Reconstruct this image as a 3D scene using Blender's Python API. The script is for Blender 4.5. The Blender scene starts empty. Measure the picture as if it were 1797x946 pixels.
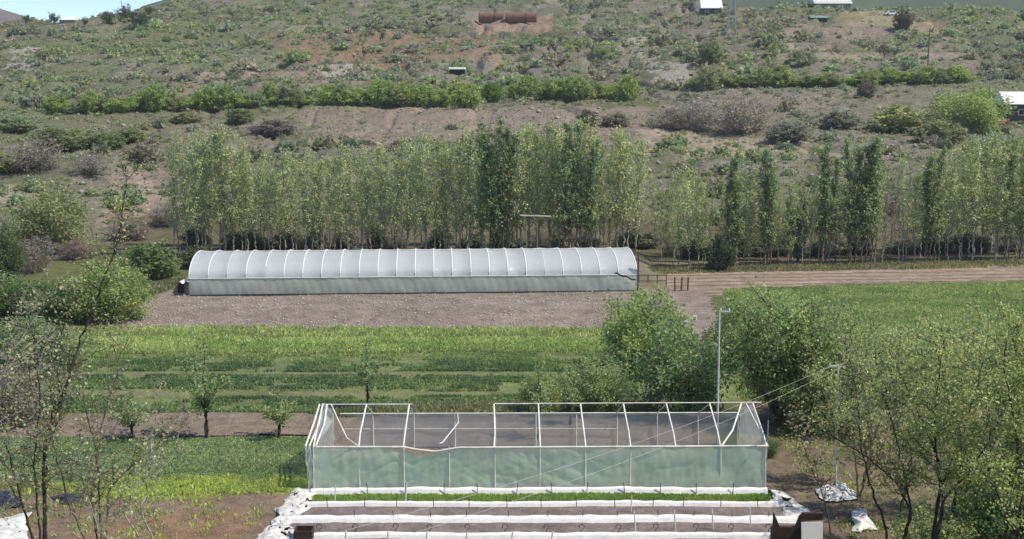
import bpy, math
import numpy as np
from mathutils import Vector, Matrix

R = math.radians
# ------------------------------------------------------------------ camera
F, H, HOR, CX, CY = 2300.0, 19.0, 132.0, 898.5, 473.0
PITCH = math.atan((CY - HOR) / F)
cd = bpy.data.cameras.new('camera')
cam = bpy.data.objects.new('camera', cd)
bpy.context.scene.collection.objects.link(cam)
cam.location = (0, 0, H)
cam.rotation_euler = (math.pi / 2 - PITCH, 0, 0)
cd.sensor_width = 36; cd.lens = 36 * F / 1797
cd.clip_end = 9000; cd.clip_start = 0.5
S = bpy.context.scene
S.camera = cam
# ------------------------------------------------------------------ light
SUN_EL, SUN_AZ = 56, 104          # azimuth from +Y towards +X
w = bpy.data.worlds.new('World'); S.world = w; w.use_nodes = True
wn = w.node_tree
sky = wn.nodes.new('ShaderNodeTexSky'); sky.sky_type = 'NISHITA'; sky.sun_disc = False
sky.sun_elevation = R(SUN_EL); sky.sun_rotation = R(SUN_AZ); sky.altitude = 2500
sky.dust_density = 0; sky.air_density = .8; sky.ozone_density = 3
bgn = wn.nodes['Background']; bgn.inputs[1].default_value = 0.148
wn.links.new(sky.outputs[0], bgn.inputs[0])
sd = bpy.data.lights.new('sun', 'SUN'); sd.energy = 3.8; sd.angle = R(0.6); sd.color = (1, 0.93, 0.80)
sun = bpy.data.objects.new('sun', sd); S.collection.objects.link(sun)
sv = Vector((math.sin(R(SUN_AZ)) * math.cos(R(SUN_EL)), math.cos(R(SUN_AZ)) * math.cos(R(SUN_EL)), math.sin(R(SUN_EL))))
sun.rotation_euler = sv.to_track_quat('Z', 'Y').to_euler()
S.view_settings.view_transform = 'Standard'; S.view_settings.look = 'None'
S.view_settings.gamma = 1; S.view_settings.exposure = 0.40
S.render.engine = 'CYCLES'
S.cycles.max_bounces = 8; S.cycles.transparent_max_bounces = 24
S.cycles.diffuse_bounces = 3; S.cycles.volume_bounces = 0
S.cycles.use_denoising = True

C = S.collection
rng = np.random.default_rng(7)

# ------------------------------------------------------------------ photo -> world helpers
ct, st = math.cos(PITCH), math.sin(PITCH)
def ray(px, py):
    u = (px - CX) / F; v = (CY - py) / F
    return np.array([u, ct + v * st, -st + v * ct])
def P(px, py, Y):
    d = ray(px, py); t = Y / d[1]
    return np.array([d[0] * t, Y, H + d[2] * t])
def G(px, py, z=0.0):
    d = ray(px, py); t = (z - H) / d[2]
    return np.array([d[0] * t, d[1] * t, z])

# ------------------------------------------------------------------ noise
def vn(x, y, s=0):
    xi = np.floor(x); yi = np.floor(y); fx = x - xi; fy = y - yi
    fx = fx * fx * (3 - 2 * fx); fy = fy * fy * (3 - 2 * fy)
    def hsh(a, b):
        q = np.sin(a * 127.1 + b * 311.7 + s * 74.7) * 43758.5453
        return q - np.floor(q)
    a = hsh(xi, yi); b = hsh(xi + 1, yi); c = hsh(xi, yi + 1); d = hsh(xi + 1, yi + 1)
    return (a + (b - a) * fx) + ((c + (d - c) * fx) - (a + (b - a) * fx)) * fy
def fbm(x, y, o=4, s=0):
    x = np.asarray(x, float); y = np.asarray(y, float)
    r = 0; a = .5; t = 0
    for k in range(o):
        r = r + a * vn(x, y, s + k * 13); t += a
        x = x * 2.03 + 5.1; y = y * 2.03 + 1.7; a *= .5
    return r / t
def sstep(a, b, x):
    t = np.clip((x - a) / (b - a), 0, 1); return t * t * (3 - 2 * t)

# ------------------------------------------------------------------ terrain height
HY = np.array([-60, 0, 20, 40, 47, 150, 157, 168, 188, 218, 252, 266, 292, 332, 400, 470, 560, 700, 1500])
HZ = np.array([24, 16.2, 10.4, 2.9, 0, 0, 0.4, 2.8, 6.2, 7.6, 10.2, 12.2, 13.0, 20.5, 31, 43, 59, 70, 70.])
TX = np.array([-220, -110, -70, 0, 30, 70, 110, 220]); TZ = np.array([-2.6, -2, 0, .5, 1.8, 3.6, 3.9, 3.5])
CRX = np.array([-300, -190, -160, -150, -135, -126, -118, -100, -60, 50, 68, 82, 110, 160, 180, 300])
CRZ = np.array([36, 37, 39, 39.5, 46, 51, 54, 58, 62, 52, 46, 44, 42.5, 41, 40, 38.])
padA = G(150, 545, .6); padB = G(1165, 530, .6)
def h(X, Y):
    X = np.asarray(X, float); Y = np.asarray(Y, float)
    z = np.interp(Y, HY, HZ)
    wob = sstep(150, 230, Y)
    Yj = Y + wob * (fbm(X / 60, Y / 60, 3, 3) - .5) * 26
    z = np.interp(Yj, HY, HZ)
    z = z + np.interp(X, TX, TZ) * sstep(235, 285, Y)
    cr = np.interp(X, CRX, CRZ)
    rel = z - cr
    z = np.where(rel > -6, cr - 6 + 6 * (1 - np.exp(-(rel + 6) / 6.0)), z)     # soft crest
    z = z - sstep(520, 800, Y) * 45 * sstep(0, 30, cr)
    n = (fbm(X / 22, Y / 26, 4, 1) - .5) * 3.6 + (np.abs(fbm(X / 9, Y / 12, 3, 9) - .5)) * -1.6
    far = sstep(156, 185, Y)
    z = z + far * n * (.55 + .45 * sstep(280, 380, Y)) + far * (fbm(X / 2.6, Y / 2.6, 3, 5) - .5) * .7
    wx = X + (fbm(X / 30, Y / 30, 2, 71) - .5) * 26
    gl = np.exp(-((fbm(wx / 17, Y / 75, 3, 73) - .5) / .035) ** 2)
    gl = gl * (1 - np.exp(-((X + 3) / 20) ** 2 - ((Y - 435) / 40) ** 2))
    z = z - far * gl * 1.9 * sstep(285, 330, Y) - far * gl * .8
    z = z + far * .38 * np.sin(z * 2.6 + 3 * fbm(X / 25, Y / 25, 2, 79)) * sstep(285, 330, Y)
    z = z + (fbm(X / 5, Y / 5, 3, 8) - .5) * .16 * sstep(45, 55, Y)
    # raised gravel pad under the long tunnel
    cl = X - (-36.5 - (Y - 118) * -.25)
    pad = sstep(99.5, 103.5, Y + X * .02) * (1 - sstep(139, 141, Y)) * sstep(-3.5, .5, X + 34 + (112 - Y) * .55) * (1 - sstep(12.6, 14.5, X))
    return z + pad * .6
def h1(x, y): return float(h(np.array([x]), np.array([y]))[0])
def T(px, py, t0=40., t1=900.):
    d = ray(px, py)
    ts = np.arange(t0, t1, .5)
    zz = H + d[2] * ts - h(d[0] * ts, d[1] * ts)
    k = np.argmax(zz < 0)
    t = ts[k] if zz[k] < 0 else t1
    if zz[k] < 0:
        a, b = ts[max(k - 1, 0)], ts[k]
        for _ in range(12):
            m = .5 * (a + b)
            if H + d[2] * m - h1(d[0] * m, d[1] * m) < 0: b = m
            else: a = m
        t = b
    return np.array([d[0] * t, d[1] * t, H + d[2] * t])
def ppm(p):          # photo pixels per metre at a point
    return F / (p[1] * ct + (H - p[2]) * st)

# ------------------------------------------------------------------ materials
def mat(name):
    m = bpy.data.materials.new(name); m.use_nodes = True
    nt = m.node_tree; b = nt.nodes['Principled BSDF']
    return m, nt, b
def noise_node(nt, scale, detail=4, rough=.6, coord=None):
    n = nt.nodes.new('ShaderNodeTexNoise'); n.inputs['Scale'].default_value = scale
    n.inputs['Detail'].default_value = detail; n.inputs['Roughness'].default_value = rough
    if coord is not None: nt.links.new(coord, n.inputs['Vector'])
    return n
def simple(name, col, rough=.7, metal=0., var=.25, scale=3., spec=.3, bump=0.):
    m, nt, b = mat(name)
    tc = nt.nodes.new('ShaderNodeTexCoord')
    n = noise_node(nt, scale, 5, .65, tc.outputs['Object'])
    mr = nt.nodes.new('ShaderNodeMapRange')
    mr.inputs['From Min'].default_value = .3; mr.inputs['From Max'].default_value = .7
    mr.inputs['To Min'].default_value = 1 - var; mr.inputs['To Max'].default_value = 1 + var * .6
    nt.links.new(n.outputs[0], mr.inputs[0])
    mx = nt.nodes.new('ShaderNodeVectorMath'); mx.operation = 'SCALE'
    mx.inputs[0].default_value = col[:3]
    nt.links.new(mr.outputs[0], mx.inputs['Scale'])
    nt.links.new(mx.outputs[0], b.inputs['Base Color'])
    b.inputs['Roughness'].default_value = rough; b.inputs['Metallic'].default_value = metal
    b.inputs['Specular IOR Level'].default_value = spec
    if bump:
        bp = nt.nodes.new('ShaderNodeBump'); bp.inputs['Strength'].default_value = bump; bp.inputs['Distance'].default_value = .05
        nt.links.new(n.outputs[0], bp.inputs['Height']); nt.links.new(bp.outputs[0], b.inputs['Normal'])
    return m
def leaf_mat():
    m, nt, b = mat('leaf')
    at = nt.nodes.new('ShaderNodeAttribute'); at.attribute_name = 'lcol'
    oi = nt.nodes.new('ShaderNodeObjectInfo')
    mx = nt.nodes.new('ShaderNodeVectorMath'); mx.operation = 'MULTIPLY'
    nt.links.new(at.outputs['Color'], mx.inputs[0]); nt.links.new(oi.outputs['Color'], mx.inputs[1])
    tr = nt.nodes.new('ShaderNodeBsdfTranslucent')
    nt.links.new(mx.outputs[0], tr.inputs[0]); nt.links.new(mx.outputs[0], b.inputs['Base Color'])
    b.inputs['Roughness'].default_value = .55; b.inputs['Specular IOR Level'].default_value = .25
    ms = nt.nodes.new('ShaderNodeAddShader')      # a leaf reflects and transmits about the same share
    nt.links.new(b.outputs[0], ms.inputs[0]); nt.links.new(tr.outputs[0], ms.inputs[1])
    nt.links.new(ms.outputs[0], nt.nodes['Material Output'].inputs[0])
    return m
def film(name, col, transp, rough=.35, trans=.5, tint=(1, 1, 1), var=.12):
    m, nt, b = mat(name)
    tc = nt.nodes.new('ShaderNodeTexCoord')
    n = noise_node(nt, .7, 6, .7, tc.outputs['Object'])
    mr = nt.nodes.new('ShaderNodeMapRange')
    mr.inputs['From Min'].default_value = .3; mr.inputs['From Max'].default_value = .7
    mr.inputs['To Min'].default_value = transp + var; mr.inputs['To Max'].default_value = max(transp - var, 0)
    nt.links.new(n.outputs[0], mr.inputs[0])
    b.inputs['Base Color'].default_value = (*col, 1); b.inputs['Roughness'].default_value = rough
    b.inputs['Specular IOR Level'].default_value = .35
    tl = nt.nodes.new('ShaderNodeBsdfTranslucent'); tl.inputs[0].default_value = (*col, 1)
    tp = nt.nodes.new('ShaderNodeBsdfTransparent'); tp.inputs[0].default_value = (*tint, 1)
    m1 = nt.nodes.new('ShaderNodeMixShader'); m1.inputs[0].default_value = trans
    nt.links.new(b.outputs[0], m1.inputs[1]); nt.links.new(tl.outputs[0], m1.inputs[2])
    m2 = nt.nodes.new('ShaderNodeMixShader')
    nt.links.new(mr.outputs[0], m2.inputs[0])
    nt.links.new(m1.outputs[0], m2.inputs[1]); nt.links.new(tp.outputs[0], m2.inputs[2])
    nt.links.new(m2.outputs[0], nt.nodes['Material Output'].inputs[0])
    return m
def ground_mat():
    m, nt, b = mat('earth')
    at = nt.nodes.new('ShaderNodeAttribute'); at.attribute_name = 'gcol'
    tc = nt.nodes.new('ShaderNodeTexCoord')
    n1 = noise_node(nt, .9, 8, .72, tc.outputs['Object'])
    n2 = noise_node(nt, 7., 5, .7, tc.outputs['Object'])
    def mr(n, a, c, lo=.32, hi=.68):
        q = nt.nodes.new('ShaderNodeMapRange'); q.inputs['From Min'].default_value = lo; q.inputs['From Max'].default_value = hi
        q.inputs['To Min'].default_value = a; q.inputs['To Max'].default_value = c
        nt.links.new(n.outputs[0], q.inputs[0]); return q
    a1 = mr(n1, .66, 1.36); a2 = mr(n2, .74, 1.28)
    mu = nt.nodes.new('ShaderNodeMath'); mu.operation = 'MULTIPLY'
    nt.links.new(a1.outputs[0], mu.inputs[0]); nt.links.new(a2.outputs[0], mu.inputs[1])
    sc = nt.nodes.new('ShaderNodeVectorMath'); sc.operation = 'SCALE'
    nt.links.new(at.outputs['Color'], sc.inputs[0]); nt.links.new(mu.outputs[0], sc.inputs['Scale'])
    nt.links.new(sc.outputs[0], b.inputs['Base Color'])
    b.inputs['Roughness'].default_value = .95; b.inputs['Specular IOR Level'].default_value = .1
    bp = nt.nodes.new('ShaderNodeBump'); bp.inputs['Strength'].default_value = .8; bp.inputs['Distance'].default_value = .25
    nt.links.new(n1.outputs[0], bp.inputs['Height'])
    nt.links.new(bp.outputs[0], b.inputs['Normal'])
    return m
M = dict(
    leaf=leaf_mat(), earth=ground_mat(),
    bark=simple('bark', (.16, .125, .09), .9, var=.4, scale=8),
    darkbark=simple('dark_bark', (.055, .045, .035), .9, var=.4, scale=8),
    palebark=simple('pale_bark', (.34, .31, .25), .85, var=.3, scale=6),
    twig=simple('twig', (.24, .21, .16), .9, var=.3),
    white_pipe=simple('white_pipe', (.78, .77, .71), .55, var=.3, scale=2.2),
    white_strap=simple('white_strap', (.84, .86, .86), .5, var=.08),
    kerb=simple('kerb_white', (.90, .88, .86), .7, var=.12, scale=5, bump=.3),
    plastic=simple('white_plastic', (.70, .68, .64), .5, var=.45, scale=3),
    rebar=simple('rebar', (.10, .075, .06), .8, var=.4),
    darkpost=simple('dark_post', (.07, .065, .06), .8),
    concrete=simple('concrete', (.42, .40, .36), .9, var=.25, scale=3, bump=.3),
    rust=simple('rust', (.20, .105, .07), .85, var=.35, scale=1.2, bump=.3),
    inner_shade=simple('painted_inner_shade', (.02, .016, .014), .9),  # near-black colour standing in for the shade inside openings
    brown=simple('brown_timber', (.06, .038, .03), .8, var=.35),
    wood=simple('weathered_wood', (.27, .20, .13), .85, var=.3, scale=6),
    pale_stone=simple('pale_stone', (.50, .45, .40), .95, var=.35, scale=2),
    stone=simple('stone', (.38, .34, .30), .95, var=.35, scale=2),
    paint_white=simple('white_paint', (.80, .80, .78), .6, var=.08),
    wall_grey=simple('grey_wall', (.22, .215, .21), .85, var=.2),
    wall_dark=simple('dark_wall', (.09, .085, .085), .85, var=.2),
    roof_pale=simple('pale_roof', (.60, .61, .56), .55, var=.2, scale=1),
    roof_green=simple('green_roof', (.22, .30, .25), .6, var=.2, scale=1),
    glass=simple('dark_glass', (.02, .022, .025), .1, var=.1, spec=.6),
    tyre=simple('tyre', (.02, .02, .02), .9),
    red=simple('red_paint', (.35, .05, .05), .6),
    tarp=simple('dark_tarp', (.045, .05, .065), .5, var=.4, scale=5),
    soil=simple('soil', (.2, .16, .135), .95, var=.3, scale=5, bump=.6),
    steel=simple('grey_steel', (.38, .39, .38), .5, metal=.3, var=.2),
    wire=simple('pale_wire', (.52, .52, .48), .6, var=.1),
    film_roof=film('tunnel_film', (.76, .79, .80), .12, .35, .38, var=.05),
    film_side=film('curtain_film', (.84, .90, .80), .26, .4, .5, (.92, .97, .92)),
    film_green=film('green_curtain', (.82, .98, .78), .24, .3, .5, (.90, .98, .90), var=.12),
    film_grey=film('grey_net', (.70, .71, .69), .46, .5, .5, (.95, .95, .95)),
    film_clear=film('clear_film', (.72, .76, .75), .45, .25, .5, (.97, 1, .98), var=.2),
)

# ------------------------------------------------------------------ object helpers
def tag(o, label=None, cat=None, group=None, kind=None):
    if label: o['label'] = label
    if cat: o['category'] = cat
    if group: o['group'] = group
    if kind: o['kind'] = kind
    return o
def empty(name, loc, rz=0.):
    o = bpy.data.objects.new(name, None); C.objects.link(o)
    o.location = tuple(float(c) for c in loc); o.rotation_euler = (0, 0, rz); return o
def link(name, me, parent=None, loc=None, col=None):
    o = bpy.data.objects.new(name, me); C.objects.link(o)
    if parent is not None: o.parent = parent
    if loc is not None: o.location = tuple(float(c) for c in loc)
    if col is not None: o.color = (*col, 1)
    return o
def np_mesh(name, V, Q, mats, lcol=None, mi=None, smooth=False, attr='lcol', domain='FACE'):
    V = np.asarray(V, np.float32); Q = np.asarray(Q, np.int32)
    me = bpy.data.meshes.new(name)
    n = Q.shape[1]
    me.vertices.add(len(V)); me.vertices.foreach_set('co', V.ravel())
    me.loops.add(Q.size); me.loops.foreach_set('vertex_index', Q.ravel())
    me.polygons.add(len(Q)); me.polygons.foreach_set('loop_start', np.arange(0, Q.size, n, dtype=np.int32))
    try: me.polygons.foreach_set('loop_total', np.full(len(Q), n, np.int32))
    except Exception: pass
    for m in mats: me.materials.append(m)
    if mi is not None: me.polygons.foreach_set('material_index', np.asarray(mi, np.int32))
    if smooth: me.polygons.foreach_set('use_smooth', np.ones(len(Q), bool))
    if lcol is not None:
        a = me.attributes.new(attr, 'FLOAT_COLOR', domain)
        lc = np.concatenate([lcol, np.ones((len(lcol), 1))], 1).astype(np.float32)
        a.data.foreach_set('color', lc.ravel())
    me.update(calc_edges=True)
    return me

class MB:
    def __init__(s): s.v = []; s.f = []; s.n = 0
    def add(s, V, Fc):
        s.v += [tuple(float(c) for c in p) for p in V]
        s.f += [tuple(i + s.n for i in f) for f in Fc]; s.n += len(V); return s
    def box(s, c, sz, rz=0., rx=0., ry=0.):
        m = Matrix.Rotation(rz, 3, 'Z') @ Matrix.Rotation(ry, 3, 'Y') @ Matrix.Rotation(rx, 3, 'X')
        V = []
        for x in (-.5, .5):
            for y in (-.5, .5):
                for z in (-.5, .5):
                    V.append(Vector(c) + m @ Vector((x * sz[0], y * sz[1], z * sz[2])))
        return s.add(V, [(0, 1, 3, 2), (4, 6, 7, 5), (0, 4, 5, 1), (2, 3, 7, 6), (0, 2, 6, 4), (1, 5, 7, 3)])
    def tube(s, pts, r, n=6, cap=True):
        pts = [np.asarray(p, float) for p in pts]
        if np.isscalar(r): r = [r] * len(pts)
        V = []; Fc = []
        up = np.array([0.13, .21, 1.])
        for i, p in enumerate(pts):
            d = pts[min(i + 1, len(pts) - 1)] - pts[max(i - 1, 0)]
            d = d / (np.linalg.norm(d) + 1e-9)
            if abs(np.dot(d, up / np.linalg.norm(up))) > .97: a = np.cross(d, [1, 0, 0])
            else: a = np.cross(d, up)
            a /= np.linalg.norm(a) + 1e-9; b = np.cross(d, a)
            for k in range(n):
                t = 2 * math.pi * k / n
                V.append(p + r[i] * (a * math.cos(t) + b * math.sin(t)))
        for i in range(len(pts) - 1):
            for k in range(n):
                Fc.append((i * n + k, i * n + (k + 1) % n, (i + 1) * n + (k + 1) % n, (i + 1) * n + k))
        if cap:
            Fc.append(tuple(range(n))[::-1]); Fc.append(tuple((len(pts) - 1) * n + k for k in range(n)))
        return s.add(V, Fc)
    def band(s, pts, wdir, wd, th, outs):
        """flat strap: pts path, wdir width vector, outs outward normals"""
        wdir = np.asarray(wdir, float); V = []; Fc = []
        for p, o in zip(pts, outs):
            p = np.asarray(p); o = np.asarray(o)
            V += [p - wdir * wd / 2, p + wdir * wd / 2, p + wdir * wd / 2 + o * th, p - wdir * wd / 2 + o * th]
        for i in range(len(pts) - 1):
            a = i * 4; b = a + 4
            for k in range(4): Fc.append((a + k, a + (k + 1) % 4, b + (k + 1) % 4, b + k))
        Fc += [(0, 1, 2, 3), tuple(len(V) - 4 + k for k in (3, 2, 1, 0))]
        return s.add(V, Fc)
    def mesh(s, name, m, smooth=False):
        me = bpy.data.meshes.new(name); me.from_pydata(s.v, [], s.f); me.materials.append(m)
        if smooth: me.polygons.foreach_set('use_smooth', np.ones(len(me.polygons), bool))
        me.update(); return me
    def build(s, name, m, parent=None, smooth=False):
        return link(name, s.mesh(name, m, smooth), parent)

def grid_mesh(name, pts, m, smooth=True, hole=None):
    """pts: (nu,nv,3)"""
    nu, nv = pts.shape[:2]
    idx = np.arange(nu * nv).reshape(nu, nv)
    Q = np.stack([idx[:-1, :-1], idx[1:, :-1], idx[1:, 1:], idx[:-1, 1:]], -1).reshape(-1, 4)
    if hole is not None: Q = Q[~hole.reshape(-1)]
    return np_mesh(name, pts.reshape(-1, 3), Q, [m], smooth=smooth)

# ------------------------------------------------------------------ vegetation generators
def leaf_quads(Cn, size, g, flat=0., aspect=.75):
    N = len(Cn)
    u = g.normal(size=(N, 3)); u[:, 2] *= (1 - flat); u /= np.linalg.norm(u, axis=1)[:, None]
    t = g.normal(size=(N, 3)); t[:, 2] *= (1 - flat)
    v = np.cross(u, t); v /= np.linalg.norm(v, axis=1)[:, None] + 1e-9
    s = (size * g.uniform(.6, 1.35, N))[:, None]
    a = Cn - u * s * .5; b = Cn + v * s * aspect * .5 + u * s * .05; c = Cn + u * s * .5; d = Cn - v * s * aspect * .5 + u * s * .05
    V = np.stack([a, b, c, d], 1).reshape(-1, 3)
    Q = np.arange(4 * N).reshape(N, 4)
    return V, Q
def leaf_cols(N, g, cl=None, br=.2, hue=.06):
    k = np.exp(g.normal(0, br, N))
    if cl is not None: k = k * cl
    hu = g.normal(0, hue, N)
    return np.stack([k * (1 + hu), k * (1 + hu * .25), k * (1 - hu)], 1).clip(.15, 3)
def resample(pts, step):
    pts = np.asarray(pts, float); d = np.linalg.norm(np.diff(pts, axis=0), axis=1); s = np.concatenate([[0], np.cumsum(d)])
    n = max(2, int(s[-1] / step) + 1); q = np.linspace(0, s[-1], n)
    return np.stack([np.interp(q, s, pts[:, k]) for k in range(3)], 1), s[-1]
def grow(leaders, g, r0, start=.2, spacing=.35, blen=1.0, elev=(20, 60), twigs=5, tlen=.4, per=6, jit=.12, taper=.5, wig=.06, lr=None):
    """leaders: polylines.  Returns limb list and leaf centres (+ cluster brightness)."""
    limbs = []; LC = []; LB = []
    for li, L in enumerate(leaders):
        p, ln = resample(L, max(.25, spacing * .8))
        if wig: p[1:-1] += g.normal(0, wig, (len(p) - 2, 3)) * np.array([1, 1, .4])
        rr = r0[li] if hasattr(r0, '__len__') else r0
        rad = np.linspace(rr, rr * .18, len(p))
        limbs.append((p, rad, 6 if rr > .03 else 4))
        nb = max(2, int(ln * (1 - start) / spacing))
        for k in range(nb):
            f = start + (1 - start) * (k + g.uniform(0, 1)) / nb
            q = f * (len(p) - 1); i = min(int(q), len(p) - 2); b = p[i] + (p[i + 1] - p[i]) * (q - i)
            az = g.uniform(0, 2 * math.pi); el = R(g.uniform(*elev))
            bl = blen * (1 - taper * (f - start) / (1 - start)) * g.uniform(.55, 1.25)
            d = np.array([math.cos(az) * math.cos(el), math.sin(az) * math.cos(el), math.sin(el)])
            e = b + d * bl + np.array([0, 0, .12 * bl]); mid = b + d * bl * .5 + g.normal(0, .05 * bl, 3)
            bp = np.array([b, mid, e])
            br = max(rr * (1 - f) * .5, .004 + .006 * bl)
            limbs.append((bp, np.array([br, br * .7, br * .25]), 3))
            cb = math.exp(g.normal(0, .14))
            for t in range(twigs):
                ft = g.uniform(.25, 1.); tb = b + (e - b) * ft
                td = d + g.normal(0, .75, 3); td /= np.linalg.norm(td) + 1e-9
                te = tb + td * tlen * g.uniform(.4, 1.2)
                if tlen > .3 and g.uniform() < .6: limbs.append((np.array([tb, te]), np.array([.4, .2]) * br, 3))
                m = g.poisson(per)
                if m:
                    ff = g.uniform(.1, 1.05, (m, 1))
                    LC.append(tb + (te - tb) * ff + g.normal(0, jit, (m, 3))); LB.append(np.full(m, cb))
    LC = np.concatenate(LC) if LC else np.zeros((0, 3)); LB = np.concatenate(LB) if LB else np.zeros(0)
    return limbs, LC, LB
def limb_arrays(limbs, minr=0.):
    mb = MB()
    for p, r, n in limbs: mb.tube(p, np.maximum(r, minr), n, cap=False)
    return mb
def tri_to_quadlist(mb):
    return np.array(mb.v), np.array([f for f in mb.f if len(f) == 4])

def tree_meshes(name, leaders, g, size, bark='bark', flat=0., minr=.006, **kw):
    limbs, LC, LB = grow(leaders, g, **kw)
    mb = limb_arrays(limbs, minr)
    V, Q = tri_to_quadlist(mb)
    tm = np_mesh(name + '_trunk', V, Q, [M[bark]], smooth=True)
    cm = None
    if len(LC):
        lv, lq = leaf_quads(LC, size, g, flat)
        cm = np_mesh(name + '_crown', lv, lq, [M['leaf']], lcol=leaf_cols(len(LC), g, LB))
    return tm, cm
def shrub_arrays(g, hgt, wid, stems=7, nleaf=260, lsize=.2, seed=0):
    """one low shrub: stems fan out, leaves gather in clumps at the ends"""
    limbs = []; LC = []; LB = []
    nc = stems * 3
    for k in range(nc):
        az = g.uniform(0, 2 * math.pi); rr = math.sqrt(g.uniform(0, 1)) * wid * .5 * g.uniform(.75, 1.1)
        top = hgt * (1 - .55 * (rr / (wid * .5)) ** 2) * g.uniform(.45, 1.08)
        e = np.array([math.cos(az) * rr, math.sin(az) * rr, top])
        if k < stems: limbs.append((np.array([[0, 0, -.1], e * [.45, .45, .5], e]), np.array([.03, .02, .008]) * (hgt / 1.5) ** .5, 3))
        m = max(1, nleaf // nc)
        cs = np.array([wid * .15, wid * .15, hgt * .2])
        LC.append(e * [1, 1, .85] + g.normal(0, 1, (m, 3)) * cs); LB.append(np.full(m, math.exp(g.normal(0, .16))))
    LC = np.concatenate(LC); LB = np.concatenate(LB)
    LC[:, 2] = np.abs(LC[:, 2]) + .02
    lv, lq = leaf_quads(LC, lsize, g)
    return limbs, lv, lq, leaf_cols(len(LC), g, LB)
def shrub_mesh(name, g, hgt, wid, stems=7, nleaf=260, lsize=.2, bark='twig'):
    limbs, lv, lq, lc = shrub_arrays(g, hgt, wid, stems, nleaf, lsize)
    mb = limb_arrays(limbs); V, Q = tri_to_quadlist(mb)
    VV = np.concatenate([V, lv]); QQ = np.concatenate([Q, lq + len(V)])
    mi = np.concatenate([np.zeros(len(Q), int), np.ones(len(lq), int)])
    cc = np.concatenate([np.ones((len(Q), 3)), lc])
    return np_mesh(name, VV, QQ, [M[bark], M['leaf']], lcol=cc, mi=mi)

# ================================================================== GROUND
xs = np.unique(np.concatenate([np.linspace(-700, -230, 24), np.linspace(-230, -62, 112), np.linspace(-62, 62, 330), np.linspace(62, 230, 112), np.linspace(230, 700, 24)]))
ys = np.unique(np.concatenate([np.linspace(-60, 48, 40), np.linspace(48, 150, 300), np.linspace(150, 320, 170), np.linspace(320, 560, 160), np.linspace(560, 1500, 30)]))
XX, YY = np.meshgrid(xs, ys, indexing='ij')
ZZ = h(XX, YY)
def inpoly(poly, x, y):
    ins = np.zeros(x.shape, bool); n = len(poly)
    for i in range(n):
        x1, y1 = poly[i]; x2, y2 = poly[(i + 1) % n]
        c = ((y1 > y) != (y2 > y))
        with np.errstate(divide='ignore', invalid='ignore'):
            xi = (x2 - x1) * (y - y1) / (y2 - y1 + 1e-12) + x1
        ins ^= c & (x < xi)
    return ins
def wpoly(pp, hill=False):
    return [tuple((T(a, b) if hill else G(a, b))[:2]) for a, b in pp]
COL = np.zeros(XX.shape + (3,))
def lerp(a, b, t): return a + (b - a) * t[..., None]
n1 = fbm(XX / 14, YY / 18, 5, 21); n2 = fbm(XX / 4, YY / 5, 4, 31); n3 = fbm(XX / 35, YY / 40, 3, 41)
base = lerp(np.array([.128, .130, .082]), np.array([.182, .165, .130]), sstep(.40, .60, n1 * .6 + n2 * .4))
base = lerp(base, np.array([.115, .125, .055]), sstep(.5, .62, n3) * .7)
base = lerp(base, np.array([.24, .22, .185]), sstep(.66, .76, n2) * .6)
COL[:] = base
val = np.array([.115, .125, .05]) * (0.8 + .4 * n2[..., None])
glc = np.exp(-((fbm((XX + (fbm(XX / 30, YY / 30, 2, 71) - .5) * 26) / 17, YY / 75, 3, 73) - .5) / .05) ** 2)
COL = lerp(COL, np.array([.215, .185, .15]), glc * .5)
vmask = 1 - sstep(142, 156, YY)
COL = lerp(COL, val, vmask)
def paint(pp, c, hill=False, amt=1., jit=1.2, js=3., mot=.25):
    P2 = wpoly(pp, hill)
    jx = XX + (fbm(XX / js, YY / js, 3, 51) - .5) * jit * 2; jy = YY + (fbm(XX / js, YY / js, 3, 61) - .5) * jit * 2
    m = inpoly(P2, jx, jy)
    cc = np.array(c) * (1 - mot / 2 + mot * n2[..., None])
    COL[m] = COL[m] * (1 - amt) + cc[m] * amt
COL = lerp(COL, np.array([.125, .142, .07]), sstep(45, 95, -XX) * sstep(.35, .6, n1) * .75)
COL = lerp(COL, np.array([.125, .142, .07]), sstep(60, 110, XX) * sstep(.4, .62, n1) * .6)
# hill patches
paint([(530, 190), (1140, 188), (1150, 250), (540, 262)], (.225, .178, .145), True, .85, 4, 9)
paint([(120, 190), (300, 200), (500, 215), (520, 250), (100, 250)], (.15, .14, .085), True, .6, 5, 9)
paint([(460, 62), (860, 60), (860, 112), (640, 120), (480, 110)], (.215, .145, .095), True, .75, 8, 14)
paint([(830, 32), (960, 28), (960, 60), (830, 62)], (.27, .19, .15), True, .85, 4, 9)
paint([(1390, 40), (1580, 52), (1560, 66), (1380, 64)], (.26, .19, .17), True, .8, 4, 9)
paint([(1470, 20), (1600, 22), (1600, 45), (1480, 44)], (.28, .24, .14), True, .8, 4, 9)
paint([(1600, 28), (1650, 28), (1660, 60), (1590, 62)], (.30, .225, .16), True, .85, 4, 9)
paint([(1200, 20), (1640, 60), (1740, 130), (1200, 120)], (.21, .17, .14), True, .55, 6, 9)
paint([(1690, 34), (1900, 30), (1900, 120), (1720, 118)], (.12, .135, .07), True, .7, 4, 9)
paint([(330, 128), (620, 118), (640, 148), (300, 168)], (.22, .175, .135), True, .7, 5, 9)
paint([(1120, 226), (1420, 240), (1400, 272), (1110, 268)], (.30, .245, .18), True, .85, 3, 6)
paint([(205, 285), (320, 270), (330, 400), (170, 400)], (.26, .205, .165), True, .8, 3, 6)
paint([(-40, 330), (20, 325), (60, 350), (-40, 360)], (.33, .29, .22), True, .7, 3, 6)
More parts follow.
